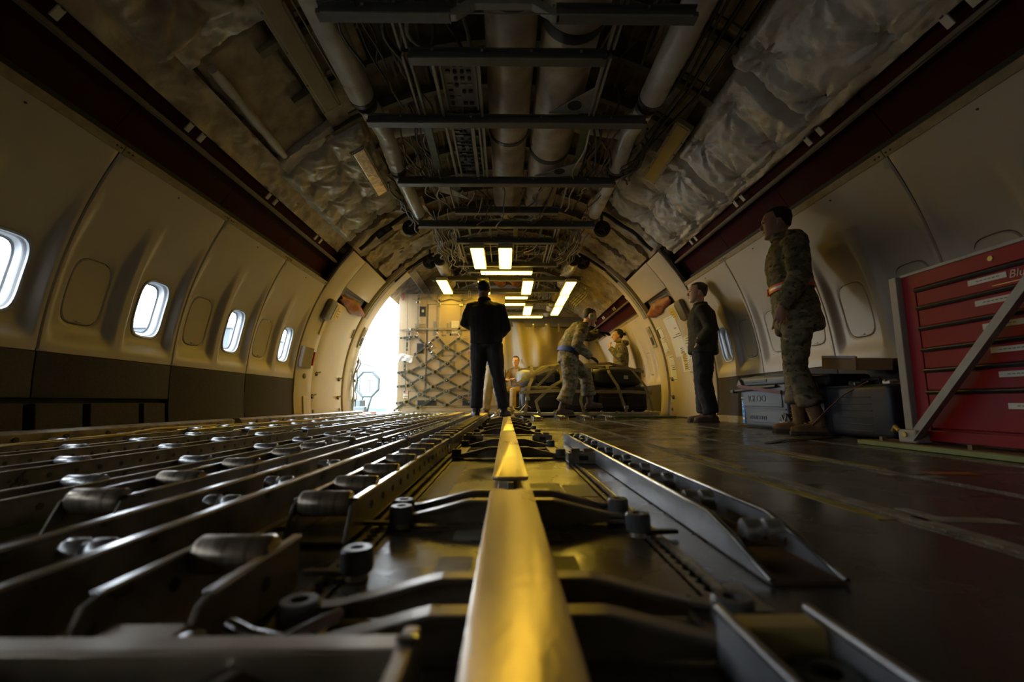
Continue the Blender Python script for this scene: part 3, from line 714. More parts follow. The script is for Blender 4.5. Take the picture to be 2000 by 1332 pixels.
V3_ = Vector
QA0, QA1 = 40.0, 54.6
TY, TA = (2.90, .55), (40.7, 9.6)
blanket(-1, -.2, 2.66, QA0+1, QA1, (2.3, .9), (37.5, 12), .12, 'grey film insulation blanket near top left corner, beside the unlit fixture', 'film_dirty', 3, frill=1.2)
blanket(-1, 2.80, 4.05, 44.2, QA1, (3.5, 1.3), (39, 14), .04, 'flat brown sagging insulation sheet inside the open left ceiling recess', 'film_dirty', 5, Rb=R0+.175, frill=.5)
blanket(-1, 4.14, 5.97, 41.8, 61, (4.55, .42), (45.5, 7.2), .11, 'tufted white quilted insulation blanket above left wall, nearest the arch', 'film', 6)
blanket(1, -.2, 1.76, QA0, QA1, TY, TA, .12, 'white quilted insulation blanket at the top right corner of view', 'film', 7)
blanket(1, 1.765, 3.12, 39.3, QA1, TY, TA, .13, 'large white quilted insulation blanket right of the black conduits, nearer than yellow lamp', 'film', 8)
blanket(1, 3.125, 4.36, 39.0, 53.2, TY, TA, .13, 'white quilted insulation blanket right beside the yellow lens fixture', 'film', 9)
blanket(1, 4.365, 5.97, 38.8, 61, (4.56, .5), TA, .14, 'puffy white quilted insulation blanket on right, last before the arch', 'film', 10)
# flat film strip under the blankets and the bars that frame the recess
def film_strip(side, y0, y1, a0, a1, label, mt='film_dirty', seed=0, amp=.02, Rb=R0+.12):
    m = MB(); nv = max(8, int((y1-y0)/.03)); nu = max(4, int(math.radians(a1-a0)*R0/.025))
    def fn(u, v, b):
        if b: return cylp(side, Rb+.05, a0+(a1-a0)*u, y0+(y1-y0)*v)
        q = Vector((u*2.5+seed, v*(y1-y0)*3.5, seed*1.7)); hh = amp*(.6+noise.noise(q)+.6*(1-2*abs(noise.noise(q*2.7)))+.35*(1-2*abs(noise.noise(q*6.3))))
        return cylp(side, Rb-hh, a0+(a1-a0)*u, y0+(y1-y0)*v)
    m.slab(fn, nu, nv); o = m.build('insulation_strip', mt, smooth=75); return tag(o, label, 'insulation')
film_strip(-1, -1.5, 5.98, 38.4, 43.6, 'long smooth film strip running along top of the left maroon band', 'film_dirty', 1, .018)
film_strip(-1, 2.62, 2.80, 43.2, 55.2, 'crinkled film bar closing near end of the left ceiling recess', 'film', 2, .03)
film_strip(-1, 4.02, 4.16, 43.2, 55.2, 'crinkled film bar closing far end of the left ceiling recess', 'film', 3, .03)
film_strip(1, -1.5, 5.98, 38.2, 40.0, 'thin crumpled film edge along top of the right maroon band', 'film_dirty', 4, .03)
MB().tube([cylp(-1, R0+.10, 45.6-.1*k, 2.9+.18*k) for k in range(7)], [.035, .04, .03, .042, .036, .04, .03], 10).build('film_roll', 'film', smooth=60)
tag(bpy.data.objects['film_roll'], 'rolled white film tube lying in the left ceiling recess', 'film roll')
# arch insulation between the first and second ring
for side, sn in ((-1, 'left'), (1, 'right')):
    for k, (ya, yb, a0) in enumerate(((6.06, 6.56, 42), (6.62, 7.16, 42.5), (7.22, 7.78, 43), (7.86, 8.30, 50))):
        film_strip(side, ya, yb, a0, 66, '%s crumpled film strip curving over the %s exit, counted from the near side' % (('first', 'second', 'third', 'fourth')[k], sn), 'film_yellow' if k % 2 else 'film_dirty', 11+k+side*5, .06, R0+.12)
film_strip(1, 8.34, 10.2, 39.5, 62, 'yellowed quilted film over the right wall beyond the arch, nearer half', 'film_yellow', 31, .06)
film_strip(1, 10.25, 12.2, 39.5, 62, 'yellowed quilted film over the right wall beyond the arch, half by curtain', 'film_yellow', 32, .06)
film_strip(-1, 8.40, 12.2, 53.2, 66, 'yellowed film above the open cargo door behind the tan container', 'film_yellow', 33, .05)
# film between the first ring frames of the crown
for side in (-1, 1):
    for k in range(2, 10):
        y = YR[0]+.5525*(k+3)
        if y > 5.4: continue
        m = MB(); sd = k*3+side
        m.slab(lambda u, v, b: cylp(side, R0+.15-(0 if b else .03*(.7+noise.noise(Vector((u*3+sd, v*3, sd))))), 55.2+(9+2*(k % 2))*u, y+.03+.49*v), 8, 8)
        m.build('crown_film', 'film_dirty' if k % 3 else 'film_yellow', ceil_, smooth=70)
# ================================================================== ceiling services
def duct(name, label, segs, mt='duct', n=20, bands=True, cat='duct', group=None):
    """segs: list of (points, radius, crinkle)"""
    t = thing(name, label, cat, segs[0][0][0], group=group); o0 = Vector(segs[0][0][0])
    for si, (pts, r, cr) in enumerate(segs):
        P = [Vector(p)-o0 for p in pts]; Q = []; rs = []
        L = sum((P[i+1]-P[i]).length for i in range(len(P)-1)); N = max(2, int(L/(.03 if cr else .16)))
        for k in range(N+1):
            s_ = k/N*L
            for i in range(len(P)-1):
                l = (P[i+1]-P[i]).length
                if s_ <= l+1e-6: Q.append(P[i].lerp(P[i+1], min(1, s_/l))); break
                s_ -= l
            rs.append(r*(1+(cr*(.5*math.sin(k*2.1)+noise.noise(Vector((k*.45, si, r*9)))) if cr else 0)))
        MB().tube(Q, rs, n).build('duct_section', mt, t, smooth=45)
        if bands:
            for p, dr in ((Q[0], Q[1]-Q[0]), (Q[-1], Q[-1]-Q[-2])):
                dr = dr.normalized()*.022; MB().cyl(p-dr, p+dr, r*1.03, n).build('duct_band', 'band', t, smooth=45)
    return t
ZD = 2.76
duct('air_duct', 'wide fabric-wrapped air duct running along ceiling centre, left one of the thick pair', [([(.03, -1.5, ZD), (.03, 2.40, ZD)], .19, 0), ([(.025, 2.44, ZD), (.015, 3.9, ZD)], .178, 0), ([(.015, 3.9, ZD), (.01, 5.42, ZD)], .172, 0), ([(.01, 5.44, ZD+.02), (.01, 6.0, ZD+.10)], .12, .08)], 'duct_brown', 28)
duct('air_duct', 'wide fabric-wrapped air duct running along ceiling centre, right one of the thick pair', [([(.44, -1.5, ZD+.01), (.44, 2.62, ZD+.01)], .215, 0), ([(.43, 2.66, ZD), (.42, 4.16, ZD)], .20, 0), ([(.41, 4.2, ZD), (.40, 5.42, ZD)], .185, 0), ([(.40, 5.44, ZD+.02), (.40, 6.0, ZD+.10)], .12, .08)], 'duct_brown', 28)
for side, sn in ((-1, 'left'), (1, 'right')):
    x = 1.13*side
    duct('side_duct', 'slim silver duct along the %s ends of the ceiling crossbeams' % sn,
         [([(x*1.03, -1, 2.635), (x*1.01, 3.30, 2.63)], .10, 0), ([(x, 3.40, 2.625), (x*.97, 3.8, 2.66), (x*.985, 4.36, 2.615)], .083, .10 if side < 0 else .05), ([(x*.99, 4.46, 2.615), (x*.98, 5.5, 2.61)], .078, 0)])
    duct('branch_duct', 'short cross duct joining %s silver duct to ceiling centre' % sn, [([(x*.93, 3.86, 2.70), (x*.42, 3.80, 2.76)], .072, .05)])
    duct('far_duct', 'pale capped duct end beyond the arch on the %s side of ceiling' % sn, [([(x*1.0, 7.42, 2.62), (x*.98, 8.9, 2.60)], .10, 0), ([(x*.97, 9.1, 2.6), (x*.95, 10.6, 2.58)], .095, 0), ([(x*.95, 10.65, 2.58), (x*.94, 11.9, 2.58)], .095, 0)])
    MB().lathe((x, 7.385, 2.62), [(.0, 0), (.085, 0), (.085, .02)], 20, 'y').build('duct_mouth', 'ink', bpy.data.objects['far_duct' if side < 0 else 'far_duct.001']).matrix_parent_inverse = Matrix.Translation((-x, -7.42, -2.62))
duct('brown_pipe', 'brown diagonal pipe seen over the tan container, left of two', [([(-.50, 7.7, 2.72), (-.10, 9.0, 2.66)], .11, 0)], 'orange_bag')
duct('brown_pipe', 'brown diagonal pipe seen over the tan container, right of two', [([(-.20, 7.7, 2.72), (.22, 9.0, 2.66)], .11, 0)], 'orange_bag')
# reels hung from the ring frames
for (side, y, lab) in ((-1, 6.28, 'black reel hung on left end of nearest arch frame'), (1, 6.28, 'black reel hung on right end of nearest arch frame'), (-1, 7.9, 'black reel on left of the second arch frame by cargo door'), (1, 7.9, 'black reel on right of the second arch frame')):
    c = cylp(side, 2.66, 58.8, y); t = thing('cable_reel', lab, 'reel', c)
    MB().lathe((0, -.04, 0), [(.04, 0), (.10, .0), (.115, .012), (.115, .03), (.07, .035), (.07, .055), (.115, .06), (.115, .08), (.03, .085)], 24, 'y').build('drum', 'wheel_black', t, smooth=40)
    MB().lathe((0, -.055, 0), [(.0, 0), (.032, 0), (.04, .016)], 16, 'y').build('hub', 'puck', t, smooth=40)
    for k in range(4): MB().obox((.062*math.cos(k*PI/2+.4), -.046, .062*math.sin(k*PI/2+.4)), (.05, .008, .018), Matrix.Rotation(-(k*PI/2+.4), 3, 'Y')).build('spoke', 'puck', t)
    MB().box(-.02, .02, .0, .04, .08, .24).build('hanger', 'beam', t, bevel=.004)
# hoses that follow the ring frames
for side, sn in ((-1, 'left'), (1, 'right')):
    for k, (y, nm, a0) in enumerate(((6.10, 'near', 43), (7.92, 'far', 44))):
        pts = [cylp(side, R0-.04-.008*math.sin(j*1.1+k), a0+(62-a0)*j/12, y+.010*math.sin(j*.9)) for j in range(13)]
        o = MB().tube(pts, [.028, .026, .03, .034, .027, .03, .026, .03, .033, .028, .03, .028, .02], 8).build('arch_hose', 'cable_black', smooth=60)
        tag(o, 'black hose following the %s %s arch frame up to its reel' % (nm, sn), 'hose')
# conduits along both shoulders of the crown
for side, sn, spec in ((1, 'right', ((55.6, .013, 'cable_black'), (57.0, .016, 'cable_black'), (58.6, .011, 'green_dark'), (60.2, .014, 'cable_black'))), (-1, 'left', ((60.0, .008, 'cable_tan'), (61.3, .011, 'cable_black'), (62.6, .009, 'cable_tan')))):
    t = thing('conduit_run', 'parallel thin conduits on brackets along the %s shoulder of the ceiling' % sn, 'conduit')
    for k, (dg, r, mt_) in enumerate(spec):
        pts = [cylp(side, R0-.02+.012*math.sin(j*.8+k), dg+.5*math.sin(j*.55+k*1.7)+(.9*max(0, j-12)), -.5+.33*j) for j in range(18)]
        MB().tube(pts, r, 7).build('conduit', mt_, t, smooth=60)
    for y in (1.7, 2.25, 2.8, 3.36, 3.9):
        m = MB(); cylslab(m, side, R0+.0, R0+.02, spec[0][0]-1, spec[-1][0]+1, y-.02, y+.02, 3); m.build('conduit_bracket', 'rail_tan', t, bevel=.002)
# loose wiring
def bundle(label, x0, x1, z0, z1, y0, y1, n, rr, mats, seed, sag=.05, r=(.004, .010)):
    t = thing('wire_bundle', label, 'wiring'); q = random.Random(seed)
    for k in range(n):
        xa, za = q.uniform(x0, x1), q.uniform(z0, z1); ya = q.uniform(y0, y0+(y1-y0)*.35); yb = q.uniform(y1-(y1-y0)*.35, y1); P = []
        ph = q.uniform(0, 6); am = q.uniform(.02, rr); N = 16; xb = min(x1, max(x0, xa+q.uniform(-.2, .2)))
        for j in range(N+1):
            u = j/N; P.append((xa+(xb-xa)*u+am*math.sin(u*7+ph)+.02*math.sin(u*17+ph*2), ya+(yb-ya)*u, za+am*.7*math.cos(u*5.5+ph)-sag*math.sin(PI*u)))
        MB().tube(P, q.uniform(*r), 5).build('wire', q.choice(mats), t, smooth=80)
    return t
CB = ['cable_black', 'cable_black', 'cable_tan', 'cable_white', 'rust']
bundle('tangle of wires between left silver duct and centre, nearest bays', -1.0, -.72, 2.58, 2.86, .9, 3.35, 16, .07, ['cable_black', 'cable_tan', 'rust', 'rust'], 1)
bundle('tangle of wires left of the instrument rack', -.98, -.70, 2.56, 2.85, 3.3, 5.5, 20, .06, CB, 2)
bundle('tangle of wires right of the thick ducts, nearest bays', .70, 1.0, 2.6, 2.9, .9, 3.35, 10, .07, ['cable_black', 'cable_tan', 'rust'], 3)
bundle('tangle of wires right of the thick ducts by the green channel', .70, 1.02, 2.56, 2.85, 3.4, 5.5, 20, .06, CB, 4)
bundle('dense pale cable run over the arch, left of the first lamps', -1.02, -.66, 2.47, 2.75, 5.5, 8.0, 26, .026, ['cable_tan', 'cable_white', 'cable_black', 'cable_tan'], 5)
bundle('dense dark cable run over the arch, right of the first lamps', .72, 1.08, 2.47, 2.75, 5.5, 8.0, 26, .03, ['cable_black', 'cable_tan', 'cable_black'], 6)
bundle('coils of wire in the bay right of the first lamps', .2, .62, 2.52, 2.72, 6.2, 7.3, 16, .08, CB, 7)
bundle('wires over ducts in the bay just before the arch', -.6, .6, 2.50, 2.7, 4.5, 6.2, 22, .10, ['cable_black', 'rust', 'cable_tan'], 8)
bundle('wires hanging between far lamps above the luggage', .2, 1.0, 2.5, 2.75, 8.2, 11.5, 22, .08, CB, 9)
bundle('wires above the container beside the far lamps', -1.1, .1, 2.55, 2.8, 7.7, 9.2, 16, .09, CB, 10)
bundle('looped dark wires on left shoulder by the foil panel', -1.26, -1.18, 2.52, 2.62, 4.5, 6.1, 4, .03, ['cable_black'], 11, .03, (.006, .012))
bundle('looped dark wires on right shoulder by the yellow lamp', 1.18, 1.3, 2.45, 2.66, 3.6, 4.9, 6, .07, ['cable_black'], 12, .03, (.006, .013))
bundle('thick wiring looms across the crown overhead', -.95, -.2, 2.66, 2.95, 1.2, 3.4, 10, .09, ['cable_black', 'cable_black', 'box_grey'], 13, .04, (.01, .022))
# small black net hanging right of the far lamps
t = thing('cargo_mesh', 'black rope mesh hanging right of the far ceiling lamps', 'net')
NP = lambda i, j: Vector((1.38+.17*j/4+.04*math.sin(i), 8.3+2.6*i/9, 2.47-.10*j/4-.05*math.sin(PI*i/9)))
for j in range(5): MB().tube([NP(i, j) for i in range(10)], .007, 5).build('mesh_rope', 'cable_black', t)
for i in range(10): MB().tube([NP(i, j) for j in range(5)], .007, 5).build('mesh_rope', 'cable_black', t)
# instrument racks over the left bay
def rack(label, x0, x1, y0, y1, z, face, seed, conn):
    t = thing('instrument_rack', label, 'rack', ((x0+x1)/2, (y0+y1)/2, z)); w, l = (x1-x0)/2, (y1-y0)/2; q = random.Random(seed)
    MB().box(-w, w, -l, l, .0, .06).build('rack_body', face, t, bevel=.004)
    for s in (-1, 1): MB().box(s*w-.008, s*w+.008, -l-.02, l+.02, -.018, .07).build('rack_rail', 'beam_light', t, bevel=.002)
    nx, ny = conn
    for i in range(nx):
        for j in range(ny):
            if q.random() < .12: continue
            xx, yy = -w*.82+1.64*w*(i+.5)/nx, -l*.92+1.84*l*(j+.5)/ny; k = q.random()
            if k < .45: MB().lathe((xx, yy, -.022), [(.010, 0), (.014, .004), (.014, .022)], 10).build('connector', 'puck' if face != 'box_grey' else 'ink', t)
            elif k < .8: MB().box(xx-.016, xx+.016, yy-.012, yy+.012, -.016, 0).build('connector', 'cable_black', t, bevel=.002)
            else: MB().box(xx-.02, xx+.02, yy-.008, yy+.008, -.010, 0).build('connector', 'beam_light', t, bevel=.002)
    return t
t = rack('blue-grey instrument rack with connectors set between ceiling rails', -.46, -.30, 3.50, 4.37, 2.545, 'box_blue', 5, (4, 14))
t = rack('dark narrow relay rack alongside the blue-grey instrument rack', -.285, -.235, 3.50, 4.37, 2.545, 'case_black', 6, (1, 9))
t = rack('pale perforated junction panel nearer than the blue-grey rack', -.47, -.23, 2.82, 3.34, 2.575, 'box_grey', 8, (4, 7))
# unlit fixtures on the shoulders
def fixture(name, label, side, dg, y0, y1, w, lens, R=R0+.03):
    c = cylp(side, R, dg, (y0+y1)/2); t = thing(name, label, 'light fixture', c); rot = Matrix.Rotation(-side*math.radians(dg), 3, 'Y'); l = y1-y0; n = cyln(side, dg)
    MB().obox((0, 0, 0), (.05, l, w), rot).build('housing', 'lamp_frame', t, bevel=.006)
    MB().obox(-n*.027, (.010, l-.05, w-.05), rot).build('lens', lens, t, bevel=.004)
    for k in range(6):
        for s in (-1, 1):
            p = -n*.027+Vector((0, (k/5-.5)*(l-.03), 0))+rot @ Vector((0, 0, s*(w/2-.012))); MB().obox(p, (.008, .012, .012), rot).build('fixing_screw', 'steel_dark', t)
    return t
fixture('ceiling_fixture', 'long unlit light fixture with yellowed lens at upper left', -1, 56.9, 1.98, 3.74, .18, 'lens_off')
fixture('ceiling_fixture', 'fixture wrapped in shiny crinkled foil above left quilted blanket', -1, 57.0, 4.40, 5.40, .17, 'foil')
fixture('ceiling_fixture', 'yellow lensed light fixture standing out among right quilted blankets', 1, 54.9, 3.82, 4.86, .17, 'lens_yellow', R0+.0)
fixture('ceiling_fixture', 'unlit fixture over right blankets at the very top edge', 1, 63.5, 1.35, 2.2, .15, 'lens_off')
# small black equipment unit on the left shoulder
t = thing('shoulder_unit', 'black electrical unit on the left shoulder near the reel', 'electrical box', cylp(-1, 2.68, 51.5, 6.02))
rot = Matrix.Rotation(math.radians(51.5), 3, 'Y')
MB().obox((0, 0, 0), (.09, .14, .24), rot).build('unit_body', 'cable_black', t, bevel=.01)
for k in (-1, 1): MB().obox(rot @ Vector((.0, -.075, k*.06)), (.05, .02, .07), rot).build('unit_port', 'puck', t, bevel=.004)
# ------------------------------------------------------------------ lit lamps beyond the arch
def lamp(label, xc, yc, along_y=True, w=.18, l=.95, z=2.39):
    t = thing('ceiling_lamp', label, 'lamp', (xc, yc, z), 0 if along_y else PI/2, 'lit amber ceiling lamps')
    MB().box(-w/2-.012, w/2+.012, -l/2-.012, l/2+.012, .004, .06).build('lamp_housing', 'lamp_frame', t, bevel=.004)
    MB().box(-w/2, w/2, -l/2, l/2, -.012, .006).build('lamp_diffuser', 'lamp_diffuser', t, bevel=.006)
    for s in (-1, 1):
        for k in range(5): MB().box(s*(w/2+.004)-.005, s*(w/2+.004)+.005, (k/4-.5)*l*.95-.006, (k/4-.5)*l*.95+.006, -.004, .006).build('lamp_clip', 'steel_dark', t)
lamp('lit amber lamp, left of the two foremost side by side', -.42, 6.66); lamp('lit amber lamp, right of the two foremost side by side', -.02, 6.66)
lamp('crosswise lit lamp just above the dark-clad man', .0, 7.50, False, .16, .86, 2.42)
lamp('lit amber lamp at far left over the corner of the container', -1.155, 8.38); lamp('lit amber lamp right behind head of the dark-clad man', -.42, 8.42)
lamp('lit amber lamp alone between the brown pipes and right row', .39, 8.42)
lamp('nearest lamp of the right-hand row of three', 1.17, 8.46); lamp('middle lamp of the right-hand row of three', 1.18, 9.53); lamp('farthest lamp of the right-hand row of three', 1.19, 10.63)
lamp('crosswise lit lamp beside top corner of container, nearer of two', .21, 9.27, False, .15, .46, 2.4); lamp('crosswise lit lamp beside top corner of container, farther of two', .18, 9.92, False, .15, .46, 2.4)
lamp('small lit lamp low down near the top of the curtain', .50, 10.60); lamp('long crosswise lit lamp right above the curtain', .47, 11.32, False, .16, .88, 2.38)
# ================================================================== cargo handling deck
def tee_rail(y0, y1, label):
    t = thing('guide_rail', label, 'rail', (0, y0, 0), group='centre guide rails'); w, L = .0465, y1-y0
    m = MB(); r = .018; poly = []
    for (cx, cy, a0) in ((w-r, r, -90), (w-r, L-r, 0), (-w+r, L-r, 90), (-w+r, r, 180)):
        for k in range(5): a = math.radians(a0+22.5*k); poly.append((cx+r*math.cos(a), cy+r*math.sin(a)))
    m.prism(poly, 'z', .050, .060); m.build('rail_cap', 'tee_alu', t, bevel=.0025, smooth=40)
    MB().box(-.007, .007, -.03, L+.02, .006, .051).build('rail_web', 'bracket', t)
    MB().box(-.035, .035, 0, L, .0005, .008).build('rail_foot', 'bracket', t, bevel=.002)
tee_rail(-.9, 1.03, 'broad worn aluminium centre rail coming straight at the viewer, nearest length')
tee_rail(1.20, 3.04, 'broad aluminium centre rail, second length beyond a short gap')
tee_rail(3.10, 6.40, 'broad aluminium centre rail, farthest length behind the second')
# wing brackets: two humped arms each side with a black roller puck at the tip
def wing(y, label, dy=.09, lock=False):
    t = thing('wing_bracket', label, 'bracket', (0, y, 0))
    for s in (-1, 1):
        for j, yy in enumerate((0, dy)):
            prof = [(.012, .004), (.012, .046), (.085, .046), (.10, .043), (.20, .018), (.235, .014), (.235, .004)]
            m = MB(); m.prism([(s*a, b) for a, b in prof], 'y', yy-.004, yy+.004); m.build('arm_web', 'bracket', t, bevel=.001)
            m = MB(); top = [(.012, .046), (.085, .046), (.10, .043), (.15, .030), (.20, .018), (.24, .014)]
            m.ribbon([(s*a, yy-.006, b+.003) for a, b in top], (0, 1, 0), .024, .006); m.build('arm_flange', 'steel_dark', t, bevel=.0015)
        MB().box(min(s*.20, s*.252), max(s*.20, s*.252), -.02, dy+.02, .003, .013).build('arm_foot', 'bracket', t, bevel=.003)
        for yy in ((.045,) if dy < .12 else (0, dy)):
            p = MB(); p.lathe((s*.232, yy, .012), [(.021, 0), (.022, .003), (.022, .026), (.019, .030), (.010, .030), (.009, .024), (.0, .024)], 20); p.build('roller_puck', 'puck', t, smooth=35)
    return t
wing(.475, 'nearest pair of humped cross arms under the centre rail'); wing(.98, 'second pair of humped cross arms under the gap between rails', .10)
wing(2.08, 'third pair of humped cross arms counted from the viewer', .45); wing(3.55, 'fourth pair of humped cross arms counted from the viewer', .5); wing(4.7, 'fifth pair of humped cross arms counted from the viewer', .5); wing(5.75, 'farthest pair of humped cross arms near the walking man', .35)
# pucks on short arms beside the roller lane
for (x, y, lab) in ((-.225, .69, 'black capped stop puck on a thin arm left of the centre rail, nearer one'), (-.222, .955, 'black capped stop puck on a thin arm left of the centre rail, farther one'), (.235, .885, 'black capped stop puck beside the right channel rail')):
    t = thing('stop_puck', lab, 'stop', (x, y, 0)); s = 1 if x > 0 else -1
    MB().lathe((0, 0, .012), [(.022, 0), (.023, .004), (.023, .028), (.020, .032), (.010, .032), (.008, .026), (.0, .026)], 20).build('puck', 'puck', t, smooth=35)
    MB().lathe((0, 0, .002), [(.018, 0), (.014, .012)], 14).build('puck_base', 'bracket', t)
    MB().prism([(s*.0, -.012), (s*.075, -.004), (s*.075, .006), (s*.0, .012)], 'z', .006, .014).build('arm', 'cable_black' if s > 0 else 'steel_dark', t, bevel=.002)
# cargo locks
def lock(x, y, label, mt='bracket'):
    t = thing('cargo_lock', label, 'lock', (x, y, 0))
    MB().box(-.06, .06, -.045, .045, .002, .012).build('lock_base', mt, t, bevel=.003)
    for (a, b, c, d_) in ((-.06, -.05, -.045, .045), (.05, .06, -.045, .045), (-.05, .05, -.045, -.036), (-.05, .05, .036, .045)): MB().box(a, b, c, d_, .012, .045).build('lock_wall', mt, t, bevel=.002)
    for s in (-1, 1): MB().cyl((s*.026-.018, 0, .046), (s*.026+.018, 0, .046), .014, 12).build('lock_roller', 'yellow_metal' if mt == 'yellow_metal' else 'roller', t, smooth=40)
    MB().box(-.018, .018, -.052, -.044, .018, .034).build('lock_latch', 'cable_black', t, bevel=.002)
lock(.30, 1.92, 'box-shaped cargo lock with rollers inside right channel, on the third cross arm'); lock(.215, 2.92, 'dark box-shaped cargo lock right of centre rail, farther off'); lock(-.215, 2.92, 'dark box-shaped cargo lock left of centre rail, farther off')
# twin roller
tw = MB()
for s in (-1, 1): tw.lathe((s*.0175, 0, 0), [(.010, -.0145), (.0165, -.013), (.018, -.010), (.018, .010), (.0165, .013), (.010, .0145)], 16, 'x')
TWIN = tw.mesh('twin_roller', smooth=40); TWIN.materials.append(M['roller_silver'])
tb = MB().box(-.035, .035, -.012, .012, -.022, -.008); TWINB = tb.mesh('roller_yoke', bevel=.002); TWINB.materials.append(M['rust'])
def twins(parent, x, ys, z):
    for y in ys:
        o = place(TWIN, 'twin_roller', parent, (x, y, z)); place(TWINB, 'roller_yoke', o, (0, 0, 0))
# right channel with raised sides and scooped end
def scoop_channel(x0, x1, y0, y1, h, label, mt, ys, floor_mt='rust', scoop=.19, skew=0.):
    t = thing('channel_rail', label, 'rail', ((x0+x1)/2, y0, 0)); w = (x1-x0)/2; L = y1-y0
    for s in (-1, 1):
        x = s*w; prof = [(0, .002), (0, .006), (scoop*.5, h*.62), (scoop, h), (L, h), (L, .002)]
        m = MB(); m.prism(prof, 'x', x-.0035, x+.0035); sd = m.build('channel_side', mt, t, bevel=.0015)
        MB().tube([(x, a, b) for a, b in prof[1:5]], .0048, 8).build('side_edge', 'steel', sd, smooth=60)
    MB().box(-w, w, 0, L, .001, .006).build('channel_floor', floor_mt, t)
    twins(t, 0, ys, h-.012)
    for y in ys: MB().box(-w+.006, w-.006, y+.05, y+.11, .006, .012).build('channel_clip', 'rust', t, bevel=.003)
    return t
scoop_channel(.352, .455, .655, 2.9, .055, 'bright steel channel rail with scooped end and twin rollers, right of centre', 'channel_grey', [.115, .36, .60, .80, 1.02, 1.30, 1.62, 1.75, 1.98, 2.15])
scoop_channel(.19, .275, -.2, .46, .055, 'blurred channel rail at the bottom right holding a brass-coloured block', 'channel_grey', [.28], 'floor_dark', .02)
t = thing('lock_block', 'brass-coloured block lying in the blurred channel at bottom right', 'block', (.232, .432, .006))
MB().prism([(-.034, -.012), (.034, -.012), (.034, .016), (-.034, .016)], 'z', 0, .05).build('block_body', 'yellow_metal', t, bevel=.003)
MB().lathe((.012, -.04, .0), [(.024, 0), (.024, .03), (.012, .03), (.012, .022), (0, .022)], 16).build('block_bush', 'puck', t, smooth=35)
# roller lanes on the left
rl = MB().lathe((0, 0, 0), [(.006, -.5), (.021, -.5), (.0235, -.46), (.0235, .46), (.021, .5), (.006, .5)], 16, 'x'); ROLL = rl.mesh('roller', smooth=40); ROLL.materials.append(M['roller'])
rl2 = MB().lathe((0, 0, 0), [(.006, -.5), (.021, -.5), (.0235, -.46), (.0235, .46), (.021, .5), (.006, .5)], 16, 'x'); ROLS = rl2.mesh('roller', smooth=40); ROLS.materials.append(M['roller_silver'])
axl = MB().lathe((0, 0, 0), [(.007, -.003), (.007, .003)], 10, 'x'); AXLE = axl.mesh('axle_nut'); AXLE.materials.append(M['steel_dark'])
def roller_tray(x0, x1, y0, y1, label, step, mt='steel_dark', rm=None, first=.02, h=.068, z=0., edge='steel', holes=True):
    t = thing('roller_tray', label, 'roller tray', ((x0+x1)/2, y0, z)); w = (x1-x0)/2; L = y1-y0
    for s in (-1, 1):
        x = s*w; m = MB(); m.prism([(-.035, .002), (.0, h-.006), (.02, h), (L, h), (L, .002)], 'x', x-.003, x+.003); sd = m.build('tray_side', mt, t, bevel=.001)
        MB().box(x-.0065, x+.0065, .014, L, h-.002, h+.003).build('side_edge', edge, sd, bevel=.0022)
        if holes:
            y = .12
            while y < min(L, 2.2): MB().lathe((x-.0045, y, h*.55), [(.008, 0), (.008, .009)], 8, 'x').build('side_hole', 'ink', sd); y += .09
    MB().box(-w, w, -.03, L, .001, .005).build('tray_floor', mt, t)
    y = first; k = 0
    while y < L-.03:
        o = place(rm or ROLL, 'roller', t, (0, y, h-.008), (0, 0, 0), (2*w-.014, 1, 1))
        y += step*(1+.12*((k*7) % 3-1)); k += 1
    return t
roller_tray(-.405, -.298, .88, 2.30, 'roller tray just left of the centre rail, nearest complete length', .205)
roller_tray(-.41, -.29, 2.36, 4.2, 'roller tray just left of the centre rail, second length', .21); roller_tray(-.41, -.29, 4.26, 7.2, 'roller tray just left of the centre rail, farthest length by the man', .24, holes=False)
roller_tray(-.87, -.755, .92, 2.20, 'second roller tray from centre on the left, near length', .26)
roller_tray(-.86, -.745, 2.26, 4.6, 'second roller tray from centre on the left, middle length', .28); roller_tray(-.86, -.745, 4.66, 8.2, 'second roller tray from centre on the left, far length', .30, holes=False)
for (x0, x1, nm) in ((-1.145, -1.035, 'third'), (-1.57, -1.455, 'fourth'), (-2.0, -1.885, 'fifth'), (-2.42, -2.31, 'sixth')):
    roller_tray(x0, x1, .75, 3.3, '%s roller tray from centre on the left, near length with silver rollers' % nm, .42, 'steel_dark', ROLS, .10, .06, -.008, 'bracket')
    roller_tray(x0, x1, 3.4, 8.2, '%s roller tray from centre on the left, far length with silver rollers' % nm, .40, 'steel_dark', ROLS, .15, .06, -.008, 'steel', False)
# guide channel with twin rollers
def twin_channel(x0, x1, y0, y1, ys, label, h=.075, cut=False):
    t = thing('roller_channel', label, 'rail', ((x0+x1)/2, y0, 0)); w = (x1-x0)/2; L = y1-y0
    for s in (-1, 1):
        x = s*w; a = .0 if not cut else .06
        m = MB(); m.prism([(0, .002), (0, h*.5 if cut else h), (a, h), (L, h), (L, .002)], 'x', x-.0045, x+.0045); sd = m.build('channel_side', 'steel_dark', t, bevel=.001)
        MB().box(x-.0085, x+.0085, a, L, h-.002, h+.004).build('side_edge', 'steel', sd, bevel=.0028)
        MB().box(min(x, x+s*.02), max(x, x+s*.02), 0, L, .001, .006).build('side_foot', 'bracket', sd)
    MB().box(-w, w, 0, L, .001, .005).build('channel_floor', 'steel_dark', t)
    twins(t, .0, [q-y0 for q in ys], h-.018)
twin_channel(-.615, -.49, -.6, 2.18, [.26, .63, .91, 1.13, 1.44, 1.78, 2.06], 'long twin-roller guide channel sweeping from lower left, near length')
